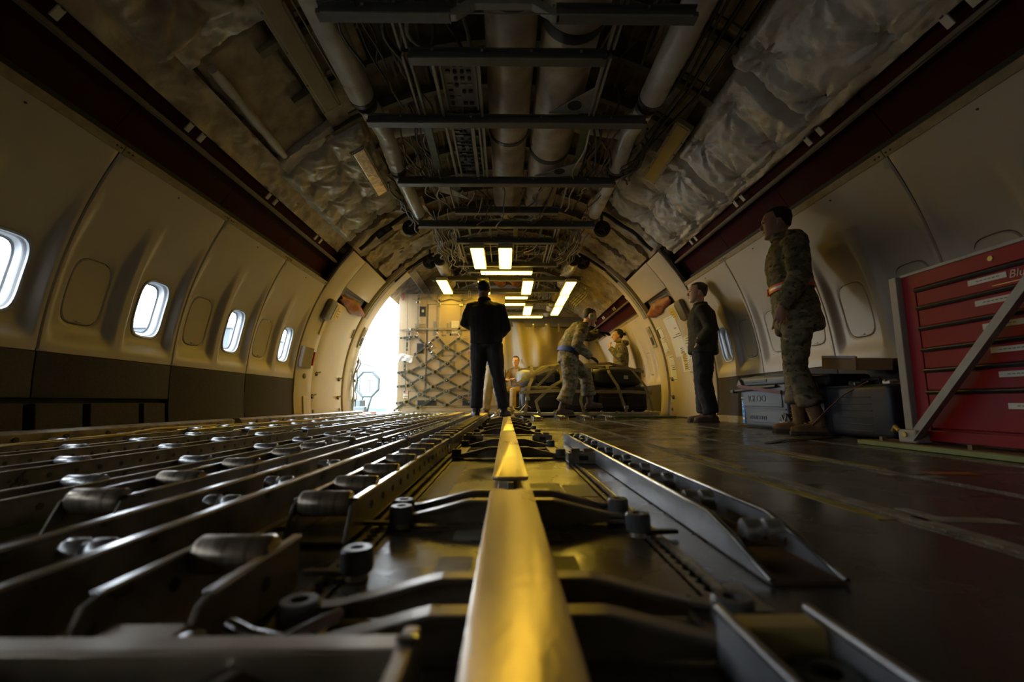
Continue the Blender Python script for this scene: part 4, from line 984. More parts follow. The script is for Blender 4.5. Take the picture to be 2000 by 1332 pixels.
twin_channel(-.61, -.49, 2.22, 4.4, [2.32+.14*k for k in range(14)], 'twin-roller guide channel beyond the angled joint, middle length', cut=True)
twin_channel(-.61, -.49, 4.45, 8.0, [4.55+.2*k for k in range(17)], 'twin-roller guide channel, far length beside the walking man', cut=True)
# nearest blurred tray end and cross member
t = roller_tray(-.405, -.298, .455, .66, 'blurred roller tray at lower left, end facing away', .3, first=.155)
t = thing('cross_member', 'blurred steel cross bar along the bottom left edge', 'bar', (-.42, .40, 0))
MB().prism([(-.018, .004), (.018, .004), (.018, .010), (-.010, .010), (-.010, .050), (.008, .052), (.008, .060), (-.018, .060)], 'x', -.07, .333).build('bar_body', 'roller', t, bevel=.003)
MB().box(.322, .336, -.20, .018, .004, .062).build('bar_end', 'roller', t, bevel=.003); MB().lathe((.329, -.008, .060), [(.009, 0), (.009, .004), (.004, .006)], 12).build('bar_bolt', 'steel', t)
MB().box(-.07, .30, -.13, -.035, .030, .040).build('bar_plate', 'bracket', t, bevel=.004)
t = thing('pivot_latch', 'blurred amber latch with lever at the lower left', 'latch', (-.33, .43, 0))  # amber tone set by the yellow plate and tan block colours
MB().box(-.035, .035, -.025, .018, .012, .052).build('latch_block', 'roller', t, bevel=.004); MB().box(-.045, .04, -.034, -.02, .006, .04).build('latch_plate', 'yellow_metal', t, bevel=.003)
MB().tube([(.06, .03, .045), (.085, .02, .04), (.11, .03, .03), (.155, .05, .045)], .006, 8).build('latch_lever', 'steel', t, smooth=50); MB().lathe((.045, .0, .03), [(.01, 0), (.01, .02), (.0, .022)], 12).build('latch_pin', 'steel', t)
MB().cyl((.155, .05, .045), (.09, -.085, .045), .006, 8).build('latch_rod', 'steel', t)
# short shuttle rollers in front of the luggage pallet
for k, (x, y, nm) in enumerate(((.42, 6.05, 'first'), (.78, 6.25, 'second'), (1.12, 6.25, 'third'), (1.42, 6.28, 'fourth'))):
    t = thing('roller_shoe', '%s short silver roller shoe from left in front of the luggage pallet' % nm, 'roller shoe', (x, y, 0))
    for s in (-1, 1): MB().prism([(0, .002), (.04, .05), (.75, .05), (.75, .002)], 'x', s*.06-.005, s*.06+.005).build('shoe_side', 'steel', t, bevel=.002)
    MB().box(-.06, .06, 0, .75, .001, .008).build('shoe_floor', 'rust', t)
    twins(t, 0, [.05+.09*j for j in range(7)], .042)
MB().box(1.62, 2.55, 6.9, 7.15, .0, .035).build('deck_sill', 'green_dark', bevel=.006); tag(bpy.data.objects['deck_sill'], 'low dark green sill on deck in front of luggage pallet', 'sill')
# yellow cord lying along the left bay
o = MB().tube([(-2.45, 1.9, .03), (-2.35, 2.3, .05), (-2.30, 2.8, .06), (-2.42, 3.2, .07), (-2.46, 3.8, .06), (-2.40, 4.3, .05), (-2.2, 5.0, .05), (-2.3, 6.0, .05)], .010, 7).build('yellow_cord', 'yellow_cord', smooth=60); tag(o, 'yellow cord lying over the left roller lanes near the kerb', 'cord')
# ================================================================== container in the cargo door
CY = 9.0
def cfp(a, b, off=0.): return Vector((-2.307+a*.0019, CY-off, 2.515-b*.0019))
ct = thing('cargo_container', 'tall tan shelter container standing in the open cargo door', 'container', (-1.09, CY, .07))
co = Vector((1.09, -CY, -.07))
def cpart(m, nm, mt, parent=ct, **k):
    m.v = [tuple(Vector(v)+co) for v in m.v]; return m.build(nm, mt, parent, **k)
cpart(MB().box(-2.14, -.04, CY+.012, 10.6, .17, 2.40), 'container_shell', 'container', bevel=.01)
for (x0, x1, z0, z1) in ((-2.15, -1.98, .17, 2.41), (-.20, -.03, .17, 2.41)): cpart(MB().box(x0, x1, CY, CY+.10, z0, z1), 'corner_post', 'container', bevel=.008)
cpart(MB().box(-1.98, -.20, CY+.002, CY+.05, 2.30, 2.41), 'top_sill', 'container', bevel=.006)
cpart(MB().box(-1.98, -1.60, CY+.003, CY+.05, .47, 2.295), 'side_panel', 'container', bevel=.005)
dp = cpart(MB().box(-1.57, -.22, CY+.001, CY+.05, .47, 2.19), 'container_door', 'container', bevel=.005)
cpart(MB().box(-1.590, -1.575, CY-.002, CY+.04, .42, 2.20), 'door_gasket', 'gasket', dp); cpart(MB().box(-1.59, -.22, CY-.002, CY+.04, 2.185, 2.20), 'door_gasket', 'gasket', dp)
cpart(MB().box(-1.98, -.20, CY+.002, CY+.05, .18, .45), 'lower_panel', 'container', bevel=.005)
for (a0, b0, a1, b1, mt_) in ((303, 195, 360, 292, 'container_dark'), (283, 587, 343, 685, 'container_dark'), (303, 1178, 485, 1235, 'container_dark'), (765, 1180, 832, 1238, 'container_dark')):
    p, q = cfp(a0, b1), cfp(a1, b0); fr = cpart(MB().box(p.x-.012, q.x+.012, CY-.006, CY+.02, p.z-.012, q.z+.012), 'vent_frame', 'gasket', bevel=.003); cpart(MB().box(p.x, q.x, CY-.009, CY+.02, p.z, q.z), 'vent_recess', mt_, fr)
p, q = cfp(320, 255), cfp(345, 225); cpart(MB().box(p.x, q.x, CY-.02, CY, p.z, q.z), 'switch', 'beam_light', bevel=.003)
for k in range(6): p = cfp(250, 375+k*18); cpart(MB().box(p.x, p.x+.21, CY-.010, CY+.004, p.z-.006, p.z+.006), 'louver', 'container', bevel=.003)
for (a0, b0, a1, b1) in ((445, 350, 475, 500), (585, 370, 605, 480), (615, 355, 635, 500), (730, 360, 748, 500), (530, 490, 580, 508), (620, 480, 730, 500), (535, 600, 555, 720), (660, 590, 690, 710), (540, 705, 690, 722), (515, 770, 535, 880), (655, 775, 680, 880), (530, 905, 680, 925), (560, 770, 655, 785), (760, 440, 795, 455)):
    p, q = cfp(a0, b1), cfp(a1, b0); cpart(MB().box(p.x, q.x, CY-.002, CY+.003, p.z, q.z), 'tape_strip', 'grey_tape')
for (a0, b0, a1, b1) in ((635, 345, 715, 425), (640, 435, 715, 480)):
    p, q = cfp(a0, b1), cfp(a1, b0); sh = cpart(MB().box(p.x, q.x, CY-.004, CY, p.z, q.z), 'paper_sheet', 'paper')
    for k in range(4): cpart(MB().box(p.x+.012, q.x-.012, CY-.0055, CY-.003, q.z-.025-.028*k, q.z-.02-.028*k), 'print_line', 'grey_tape', sh)
p, q = cfp(150, 1150), cfp(200, 1075); lb = cpart(MB().box(p.x, q.x, CY-.004, CY, p.z, q.z), 'flag_sticker', 'paper')
for k in range(4): cpart(MB().box(p.x+.004, q.x-.004, CY-.0055, CY-.003, q.z-.013-.017*k, q.z-.005-.017*k), 'flag_stripe', 'ink_red', lb)
cpart(MB().box(p.x+.004, p.x+.04, CY-.006, CY-.0045, q.z-.034, q.z-.003), 'flag_canton', 'ink_blue', lb)
for k in range(2): cpart(MB().box(p.x+.008, q.x-.008, CY-.0055, CY-.003, q.z-.108-.018*k, q.z-.10-.018*k), 'print_line', 'ink', lb)
for (a, b) in ((405, 580), (435, 620), (430, 680)): cpart(MB().tube([cfp(a, b, .02), cfp(a+25, b-18, .05), cfp(a+45, b+12, .03)], .012, 8), 'door_handle', 'steel', smooth=50)
for (a, b) in ((355, 790), (390, 885), (350, 1060), (380, 1180), (560, 1170)): cpart(MB().lathe(cfp(a, b, .012), [(.012, 0), (.012, .012)], 10, 'y'), 'bolt', 'yellow_metal')
cpart(MB().tube([cfp(785, 520, .01)+Vector((.05*math.cos(a), -.01, .02*math.sin(a))) for a in [2*PI*i/14 for i in range(14)]], .006, 6, closed=True), 'tie_ring', 'container')
cpart(MB().tube([cfp(785, 790, .01)+Vector((.05*math.cos(a), -.01, .02*math.sin(a))) for a in [2*PI*i/14 for i in range(14)]], .006, 6, closed=True), 'tie_ring', 'container')
cpart(MB().box(-2.12, -.05, CY+.0, 10.6, .07, .17), 'skid_base', 'container', bevel=.006)
cpart(MB().box(-2.13, -.04, CY-.012, CY+.02, .155, .175), 'base_lip', 'trim_metal', bevel=.003)
for (a, b) in ((118, 85), (820, 60)): cpart(MB().tube([cfp(a, b, .02)+Vector((.025*math.cos(x), -.0, .075*math.sin(x))) for x in [2*PI*i/16 for i in range(16)]], .006, 6, closed=True), 'lift_ring', 'hook_red' if a < 500 else 'paper')
# pallet under it
pl = thing('cargo_pallet', 'flat metal pallet under the tan container', 'pallet', (-1.09, CY-.12, 0))
MB().box(-1.12, 1.06, 0, 1.8, .012, .062).build('pallet_deck', 'steel_dark', pl, bevel=.006); MB().box(-1.13, 1.07, -.02, .05, .02, .066).build('pallet_rim', 'beam_light', pl, bevel=.006)
for k in range(8): MB().tube([Vector((-.95+.27*k, -.012, .045))+Vector((.022*math.cos(a), -.006, .022*math.sin(a))) for a in [2*PI*i/12 for i in range(12)]], .005, 6, closed=True).build('pallet_ring', 'gold', pl)
# strap net over the container
nt_ = thing('cargo_net', 'dark green strap net with brass rings across the tan container', 'net', (0, CY, 0))
def strap(pts, w=.042, mt='strap_green', lift=.022, parent=nt_):
    P = [cfp(a, b, lift)-Vector((0, CY, 0)) for a, b in pts]
    for i in range(len(P)-1):
        d_ = (P[i+1]-P[i]).normalized(); m = MB(); m.ribbon([P[i]-d_*.004+Vector((0, .003*(i % 2), 0)), P[i+1]+d_*.004+Vector((0, .003*(i % 2), 0))], (-d_.z, 0, d_.x), w, .004); s_ = m.build('strap', mt, parent)
        for e, sg in ((P[i], 1), (P[i+1], -1)):
            c = e+d_*sg*.05+Vector((0, -.005, 0)); m = MB(); m.ribbon([c-d_*.018, c+d_*.018], (-d_.z, 0, d_.x), w*.8, .004); m.build('strap_stitch', 'grey_tape', s_)
LN = [[(283,520),(378,612),(465,728),(600,798),(720,880)], [(490,515),(378,612),(258,700),(350,815),(475,885)], [(490,515),(588,629),(712,691),(830,775)], [(712,535),(588,629),(465,728),(350,815),(210,880)], [(712,535),(850,615)],
      [(860,615),(712,691),(600,798),(475,885),(340,940),(205,1025)], [(860,780),(720,880),(598,970),(458,1037),(325,1115),(190,1190),(60,1280)], [(210,880),(340,940),(458,1037),(595,1080),(737,1140),(850,1205)], [(105,890),(235,1005),(325,1115),(458,1155),(605,1225)],
      [(475,885),(598,970),(735,1040),(850,1095)], [(720,880),(850,940)], [(850,965),(735,1040),(595,1080),(458,1155),(310,1250)], [(190,1190),(310,1250)], [(850,1120),(737,1140),(605,1225)], [(105,530),(270,515)], [(85,890),(205,880)], [(85,1035),(205,1025)], [(80,1205),(190,1190)], [(270,515),(283,520)],
      [(850,600),(1000,540)], [(850,615),(1000,760)], [(850,940),(1000,850)], [(850,775),(1000,900)], [(850,1095),(1000,1020)], [(850,965),(1000,1060)], [(850,1205),(1000,1120)]]
for i, l in enumerate(LN): strap(l, lift=.02+.004*(i % 3))
for l in ([(285,55),(285,430),(283,478)], [(505,55),(492,430),(490,478)], [(745,55),(735,300),(712,490)], [(285,110),(395,92),(500,130),(625,98),(740,130),(850,100)], [(100,450),(285,432),(820,428),(1000,430)]): strap(l, .04, 'strap_tan', .03)
for l in ([(500,55),(500,110)], [(395,55),(395,92)], [(630,55),(628,98)]): strap(l, .05, 'strap_tan', .026)
for (a, b) in ((210,880),(478,885),(720,880),(205,1025),(458,1037),(735,1040),(190,1190),(310,1250),(605,1225)):
    c = cfp(a, b, .036)-Vector((0, CY, 0)); MB().tube([c+Vector((.034*math.cos(x), 0, .04*math.sin(x))) for x in [2*PI*i/14 for i in range(14)]], .007, 6, closed=True).build('net_ring', 'gold', nt_, smooth=60)
for (a, b) in ((378,612),(588,629),(465,728),(712,691),(350,815),(600,798),(340,940),(598,970),(595,1080),(325,1115),(458,1155),(737,1140),(235,1005)):
    MB().obox(cfp(a, b, .034)-Vector((0, CY, 0)), (.03, .012, .03), Matrix.Rotation(.8, 3, 'Y')).build('net_rivet', 'steel', nt_, bevel=.004)
for (a, b) in ((283,490),(490,490),(712,505)):
    h = MB().tube([cfp(a, b, .045)-Vector((0, CY, 0))+Vector(q) for q in ((0,0,.05),(.005,0,.02),(.026,0,0),(.02,0,-.03),(-.005,0,-.04),(-.02,0,-.02))], .011, 8).build('net_hook', 'buckle', nt_, smooth=50); MB().obox(cfp(a+4, b, .06)-Vector((0, CY, 0)), (.016, .008, .03)).build('hook_gate', 'hook_red', h)
for (a, b) in ((283,148),(503,175),(735,178),(225,440)): MB().obox(cfp(a, b, .045)-Vector((0, CY, 0)), (.075, .02, .05)).build('net_buckle', 'buckle', nt_, bevel=.008)
for l in ([(200,440),(195,480),(205,550)], [(180,540),(178,660)], [(160,770),(160,870)]): strap(l, .035, 'strap_green', .032)
m = MB(); m.grid(lambda u, v: cfp(95+150*u, 705+75*v-12*math.sin(u*5), .05+.008*noise.noise(Vector((u*4, v*4, 1))))+Vector((0, .004*math.sin(u*14+v*5), 0)), 16, 10)
o = m.build('plastic_pouch', 'plastic_bag', smooth=80); tag(o, 'clear crumpled plastic document pouch tied to edge of container net', 'pouch')
sol = o.modifiers.new('thickness', 'SOLIDIFY'); sol.thickness = .004
# ================================================================== curtain
cu = thing('curtain', 'tan draped curtain closing the cabin at the far end', 'curtain', (0, 12.05, 0))
def cfn(u, v):
    x = -2.5+4.7*u; z = .02+2.36*(1-v); dr = .05*math.sin(x*9+1.5*math.sin(x*2.3))*(.5+.5*v)+.09*math.sin(x*3.4+z*1.6)+.03*math.sin(x*15+z*3)
    dr += .13*math.exp(-((x-1.3-.5*(z-1.4))/.22)**2)-.10*math.exp(-((x-.75-.35*(z-1.2))/.25)**2); return (x, dr, z)
m = MB(); m.grid(cfn, 110, 30); c_ = m.build('curtain_cloth', 'curtain', cu, smooth=80); c_.modifiers.new('thickness', 'SOLIDIFY').thickness = .006
MB().box(-2.3, 2.1, -.06, .0, 2.24, 2.50).build('valance', 'valance', cu, bevel=.01)
for k in range(12): MB().lathe((-2.0+.34*k, -.065, 2.30), [(.0, 0), (.018, 0), (.018, .01)], 10, 'y').build('valance_stud', 'buckle', cu)
for k in range(12): MB().box(-2.0+.34*k-.02, -2.0+.34*k+.02, -.07, -.055, 2.10, 2.27).build('curtain_tab', 'curtain', cu)
for z in (.7, 1.0, 1.3, 1.6, 1.9, 2.15): MB().box(.38, .40, -.115, -.10, z-.06, z+.06).build('curtain_seam', 'strap_tan', cu)
# ================================================================== luggage pallet
PX0, PX1, PY0 = .15, 2.42, 7.40
pl = thing('cargo_pallet', 'low metal pallet carrying the netted luggage', 'pallet', (0, PY0, 0))
MB().box(PX0, PX1, 0, 1.95, .02, .075).build('pallet_deck', 'steel_dark', pl, bevel=.006); MB().box(PX0-.03, PX1+.03, -.05, .03, .03, .085).build('pallet_rim', 'beam_light', pl, bevel=.01, smooth=40)
for k in range(9): MB().tube([Vector((PX0+.12+.25*k, -.055, .075))+Vector((.025*math.cos(a), 0, .028*math.sin(a))) for a in [2*PI*i/12 for i in range(12)]], .006, 6, closed=True).build('pallet_ring', 'buckle', pl)
def softbag(label, c, s, mt, seed, rz=0, parts=True, name='travel_bag', p=5.0, kind='bag'):
    t = thing(name, label, kind, (c[0], c[1], c[2]), rz); hx, hy, hz = s[0]/2, s[1]/2, s[2]/2; N = 14
    def fn(u, v):
        th, ph = 2*PI*u, PI*(v-.5); ct_, st_ = math.cos(th), math.sin(th); cp, sp = math.cos(ph), math.sin(ph)
        r = (abs(ct_*cp)**p+abs(st_*cp)**p+abs(sp)**p)**(-1/p); q = 1+.035*noise.noise(Vector((ct_*cp*2+seed, st_*cp*2, sp*2)))*(2 if p < 4 else 1)
        return (hx*ct_*cp*r*q, hy*st_*cp*r*q, hz+hz*sp*r*q)
    m = MB(); m.grid(fn, 36, 20); b = m.build('bag_body', mt, t, smooth=60)
    if parts:
        MB().tube([(-hx*.25, -hy*.2, 2*hz-.01), (-hx*.22, -hy*.2, 2*hz+.035), (hx*.22, -hy*.2, 2*hz+.035), (hx*.25, -hy*.2, 2*hz-.01)], .011, 7).build('bag_handle', 'cable_black', t, smooth=50)
        MB().tube([(-hx*.985, -hy*.6, .02+hz*.1), (-hx*.985, -hy*.6, 1.9*hz), (hx*.985, -hy*.6, 1.9*hz), (hx*.985, -hy*.6, .02+hz*.1)], .008, 5).build('bag_piping', 'cable_black', t)
        MB().box(-hx*.7, hx*.7, -hy*1.015, -hy*.9, hz*.35, hz*1.25).build('bag_pocket', mt, t, bevel=.02)
    return t
softbag('black suitcase at the left front corner of luggage pallet', (.58, 7.78, .077), (.72, .55, .44), 'bag_black', 1)
softbag('navy hard suitcase in the middle front of luggage pallet', (1.22, 7.76, .077), (.52, .50, .56), 'bag_navy', 2)
softbag('black wheeled bag right of navy suitcase, bottom row', (1.72, 7.76, .077), (.46, .50, .40), 'bag_black', 3)
softbag('slate bag at right front corner of luggage pallet', (2.14, 7.76, .077), (.38, .48, .42), 'trouser_slate', 4)
softbag('large black duffel lying on top right of the luggage', (1.86, 7.85, .50), (.84, .52, .32), 'bag_black', 5, .05)
softbag('small navy bag on top of the navy suitcase', (1.20, 7.80, .64), (.46, .42, .17), 'bag_navy', 6)
softbag('blue and white crumpled plastic sack at top left of luggage', (.34, 8.0, .52), (.36, .40, .30), 'bag_white', 7, .3, False, p=2.6)
softbag('dark backpack beside plastic sack on top of luggage', (.72, 7.95, .52), (.42, .42, .30), 'bag_navy', 8, -.2, p=3)
softbag('bulky black holdall at back left of luggage pallet', (.75, 8.62, .077), (.9, .62, .62), 'bag_black', 9)
softbag('bulky black holdall at back middle of luggage pallet', (1.58, 8.62, .077), (.70, .62, .68), 'bag_black', 10)
softbag('grey rolled bag at back right of luggage pallet', (2.14, 8.55, .077), (.38, .6, .52), 'trouser_slate', 11)
softbag('bright blue water jug bundle at right end of luggage', (2.28, 8.10, .30), (.22, .26, .30), 'bag_blue', 12, 0, False, p=3)
softbag('pale bundle of papers peeking over top of luggage', (1.72, 8.3, .78), (.20, .14, .10), 'bag_white', 13, 0, False, p=3)
o = MB().box(1.33, 1.42, 7.485, 7.49, .30, .48).build('luggage_tag', 'tag_blue', bevel=.001); tag(o, 'light blue luggage tag hanging in front of navy suitcase', 'tag')
ln = thing('luggage_net', 'tan webbing net strapped over the luggage pallet', 'net', (0, 0, 0))
def ls(pts, w=.05, mt='strap_tan'): MB().ribbon(pts, (1, .15, 0) if abs(pts[0][2]-pts[-1][2]) > .12 or abs(pts[0][1]-pts[-1][1]) > .4 else (0, .1, 1), w, .005).build('net_strap', mt, ln)
for (xb, xt) in ((.30, .42), (.52, .95), (1.24, 1.24), (1.92, 1.70)):
    ls([(xb, PY0-.05, .08), (xb+.05*math.sin(xb*9), PY0-.03, .26), (xb+(xt-xb)*.5, PY0+.02, .50), (xt, PY0+.12, .72 if xt > 1 else .62), (xt, PY0+.30, .86), (xt, PY0+.8, .88), (xt-.1, PY0+1.3, .82), (xt-.1, PY0+1.75, .1)])
ls([(.22, PY0-.02, .40), (.8, PY0-.025, .43), (1.4, PY0-.03, .41), (2.0, PY0-.025, .41), (2.36, PY0+.02, .39)], .05); ls([(.25, PY0+.2, .62), (.7, PY0+.1, .78), (1.2, PY0+.18, .86), (1.7, PY0+.1, .88), (2.3, PY0+.2, .74)], .045); ls([(.2, PY0+.5, .80), (.8, PY0+.5, .86), (1.3, PY0+.5, .85), (1.8, PY0+.5, .85), (2.3, PY0+.5, .78)], .045)
for pts in ([(.18, PY0+.1, .55), (.6, PY0+.3, .84), (1.0, PY0+.6, .92), (1.3, PY0+1.0, .90)], [(.3, PY0+.1, .60), (.7, PY0+.2, .85), (1.1, PY0+.4, .86)], [(.5, PY0+.05, .5), (.85, PY0+.05, .84), (.95, PY0+.1, .9)], [(2.05, PY0+.1, .80), (2.25, PY0-.02, .5), (2.36, PY0-.03, .1)]): ls(pts, .04)
for (x, z) in ((1.93, .64), (1.24, .16), (1.92, .16), (.34, .30)): MB().obox((x, PY0-.05, z), (.07, .025, .06)).build('net_buckle', 'buckle', ln, bevel=.008)
# heap of loose straps left of the pallet
st = thing('strap_heap', 'tangled heap of tan straps on deck left of the luggage pallet', 'straps', (0, 7.3, 0)); q = random.Random(4)
for k in range(9):
    P = [(-.10+q.uniform(-.12, .14), q.uniform(-.2, .3), .03+q.uniform(0, .03))]
    for j in range(6): P.append((P[-1][0]+q.uniform(-.05, .11), P[-1][1]+q.uniform(-.12, .12), .04+(j/6)*q.uniform(.05, .28)))
    MB().ribbon(P, (.3, 1, .2), .045, .005).build('loose_strap', 'strap_tan', st)
# ================================================================== red tool cabinet on the right
cb = thing('tool_cabinet', 'red steel tool cabinet with six drawers at right edge', 'cabinet', (2.2, 1.15, .045))
CL = 1.30; CH = .885
MB().box(.022, .55, 0, CL, 0, CH).build('cabinet_body', 'cab_red', cb, bevel=.006)
MB().box(.0, .03, 0, .055, 0, CH).build('cabinet_stile', 'cab_red', cb, bevel=.003); MB().box(.0, .03, CL-.075, CL, 0, CH).build('cabinet_stile', 'cab_red', cb, bevel=.003)
MB().box(-.004, .55, -.005, CL+.005, CH, CH+.018).build('cabinet_lid', 'cab_grey', cb, bevel=.004); MB().box(.0, .03, .05, CL-.07, CH-.075, CH).build('cabinet_header', 'cab_red', cb, bevel=.003); MB().box(-.002, .03, 0, CL, 0, .055).build('cabinet_plinth', 'cab_red', cb, bevel=.003)
lk = MB().lathe((-.004, CL-.47, CH-.035), [(.0, 0), (.012, 0), (.014, .008)], 14, 'x').build('cabinet_lock', 'gold', cb, smooth=40)
ZS = [.80, .702, .591, .477, .368, .255, .06]
for k in range(6):
    z1, z0 = ZS[k]-.0, ZS[k+1]+.006
    dw = MB().box(.002, .04, .058, CL-.078, z0, z1-.004).build('drawer', 'cab_red', cb, bevel=.004)
    if True: MB().prism([(-.016, z1-.004), (-.014, z1+.004), (.012, z1+.006), (.012, z1-.018), (-.008, z1-.016)], 'y', .058, CL-.078).build('drawer_lip', 'cab_lip', dw, bevel=.002)
    yl = CL-.44-.02*k; zl = z0+(z1-z0)*(.58 if k < 5 else .62); lw = .085
    MB().box(-.0005, .003, yl-lw, yl+lw, zl-.013, zl+.013).build('drawer_label', 'paper', dw, bevel=.0004)
    for j in range(6): MB().box(-.0012, .0, yl-.055+.018*j, yl-.042+.018*j, zl-.002, zl+.003).build('label_print', 'grey_tape', dw)
text('Blue', .05, 'lining', cb, (.0005, CL-.575, .755), (PI/2, 0, -PI/2), .0006, shear=.25)
for z in (.795-.003, .725-.003): MB().box(.0005, .003, CL-.70, CL-.46, z, z+.003).build('brand_line', 'gold', cb)
fr = thing('tie_down_frame', 'grey steel angle brace with diagonal strut holding the red cabinet', 'brace', (2.2, 1.15, 0))
MB().box(-.03, .03, CL+.004, CL+.05, .03, CH+.055).build('upright', 'cab_grey', fr, bevel=.004)
a, b = Vector((-.055, CL-.03, .065)), Vector((-.055, CL-.03-1.06, .065+1.16)); d_ = (b-a).normalized(); nn = Vector((0, -d_.z, d_.y))
m = MB(); m.add([a+nn*.03+Vector((0,0,0)), a-nn*.03, a-nn*.03+Vector((.008,0,0)), a+nn*.03+Vector((.008,0,0)), b+nn*.03, b-nn*.03, b-nn*.03+Vector((.008,0,0)), b+nn*.03+Vector((.008,0,0))], [(0,1,2,3),(4,7,6,5),(0,4,5,1),(1,5,6,2),(2,6,7,3),(3,7,4,0)]); m.build('strut_web', 'strut', fr, bevel=.002)
m = MB(); m.ribbon([a+nn*.03+Vector((-.014,0,0)), b+nn*.03+Vector((-.014,0,0))], (1, 0, 0), .034, .006); m.build('strut_flange', 'strut', fr, bevel=.001)
MB().box(-.075, .02, CL-.06, CL+.05, .03, .10).build('foot_bracket', 'cab_grey', fr, bevel=.01); MB().cyl((-.085, CL+.0, .075), (-.05, CL+.0, .075), .014, 8).build('foot_bolt', 'yellow_metal', fr)
MB().tube([(-.07, CL+.04, .09), (-.05, CL+.09, .11), (-.03, CL+.13, .085)], .012, 8).build('foot_clip', 'yellow_metal', fr, smooth=50)
pk = thing('base_plank', 'green edged wooden plank lying on deck under the red cabinet', 'plank', (2.10, .9, 0))
MB().box(.0, .20, -.2, 1.83, .002, .028).build('plank_wood', 'plank_wood', pk, bevel=.002); MB().box(-.025, .0, -.2, 1.83, .002, .026).build('plank_edge', 'plank_green', pk, bevel=.002)
for y in (1.7, 1.2): MB().box(.02, .05, y, y+.02, .028, .05).build('plank_peg', 'plank_wood', pk)
# ================================================================== cooler, cases, box on the right
cl = thing('cooler', 'slate blue wheeled cooler behind the nearest soldier', 'cooler', (2.36, 3.83, 0)); LC = .74
m = MB(); m.prism([(.0, .03), (.03, .01), (.38, .01), (.40, .03), (.41, .40), (-.012, .40)], 'y', 0, LC); m.build('cooler_body', 'cooler', cl, bevel=.018, seg=3, smooth=40)
m = MB(); m.prism([(-.022, .40), (.42, .40), (.42, .455), (.40, .485), (0, .485), (-.022, .455)], 'y', -.012, LC+.012); ld = m.build('cooler_lid', 'cooler_lid', cl, bevel=.012, seg=3, smooth=40)
MB().box(-.028, -.015, .25, .62, .425, .450).build('lid_groove', 'cooler_dark', ld, bevel=.004); MB().box(.05, .35, .15, .62, .484, .492).build('lid_plate', 'cooler_lid', ld, bevel=.004)
m = MB(); m.prism([(.06, .06), (.60, .06), (.60, .14), (.06, .17)], 'x', -.006, .006); m.build('lower_inset', 'cooler_lid', cl, bevel=.004)
m = MB(); m.prism([(.06, .20), (LC-.05, .205), (LC-.05, .35), (.06, .35)], 'x', -.016, .0); m.build('upper_inset', 'cooler_lid', cl, bevel=.006)
m = MB(); m.prism([(.02, .175), (LC-.04, .185), (LC-.04, .197), (.02, .187)], 'x', -.010, .004); m.build('crease', 'cooler_dark', cl)
text('IGLOO', .085, 'cooler_text', cl, (-.018, LC*.60, .275), (PI/2, 0, -PI/2), .002, xs=1.15); text('MAXCOLD', .052, 'cooler_text', cl, (-.009, LC*.62, .10), (PI/2, 0, -PI/2), .002, xs=1.1)
w_ = MB().lathe((-.02, .03, .075), [(.03, 0), (.072, -.004), (.075, .008), (.075, .04)], 24, 'x').build('wheel', 'cooler_dark', cl, smooth=35); 
for k in range(6): MB().obox((-.028, .03+.036*math.cos(k*PI/3), .075+.036*math.sin(k*PI/3)), (.006, .06, .010), Matrix.Rotation(k*PI/3, 3, 'X')).build('wheel_spoke', 'beam_light', w_)
hd = MB().tube([(-.03, .10, .385), (-.03, LC+.10, .355)], .014, 10).build('tow_handle', 'cooler_dark', cl, smooth=50); MB().obox((-.03, LC+.10, .35), (.05, .06, .035)).build('handle_grip', 'cable_black', hd, bevel=.008)
MB().prism([(LC-.10, .40), (LC-.05, .47), (LC+.01, .40)], 'x', -.05, -.02).build('lid_latch', 'rail_tan', cl, bevel=.005)
lb = MB().box(-.008, -.003, LC-.045, LC+.004, .04, .33).build('cooler_sticker', 'label_blue', cl, bevel=.001); MB().box(.0, .09, LC-.002, LC+.008, .04, .33).build('cooler_sticker', 'label_blue', cl, bevel=.001)
MB().box(-.0095, -.0065, LC-.045, LC+.004, .265, .33).build('sticker_head', 'label_black', lb); text('IGLOO', .017, 'white_print', lb, (-.0105, LC-.021, .285), (PI/2, 0, -PI/2), .0005); text('5', .06, 'white_print', lb, (-.0095, LC-.016, .225), (PI/2, 0, -PI/2), .0005)
for z in (.17, .12, .075): MB().box(-.0095, -.0075, LC-.04, LC-.005, z, z+.02).build('sticker_print', 'tag_blue' if z > .08 else 'paper', lb)
cs = thing('hard_case', 'dark blue ribbed hard case with metal rim beside the red cabinet', 'case', (2.36, 2.80, 0)); CW = .62
MB().box(.0, .125, 0, CW, .012, .36).build('case_shell', 'case_blue', cs, bevel=.035, seg=4, smooth=40); MB().box(.155, .27, 0, CW, .012, .36).build('case_shell', 'case_blue', cs, bevel=.035, seg=4, smooth=40)
MB().box(.123, .158, -.004, CW+.004, .008, .366).build('case_rim', 'steel', cs, bevel=.012, seg=3, smooth=40)
for k in range(6): MB().box(-.004, .006, .15, .45, .05+.045*k, .056+.045*k).build('case_rib', 'case_black', cs, bevel=.002)
MB().box(-.003, .01, .53, .535, .03, .34).build('case_groove', 'ink', cs)
for y in (.12, .42): lt = MB().box(.11, .17, y, y+.06, .362, .385).build('case_latch', 'buckle', cs, bevel=.004); MB().cyl((.10, y+.03, .385), (.18, y+.03, .385), .008, 8).build('latch_bar', 'steel_dark', lt)
MB().tube([(.14, .22, .362), (.14, .23, .40), (.14, .38, .40), (.14, .39, .362)], .012, 8).build('case_handle', 'cable_black', cs, smooth=50)
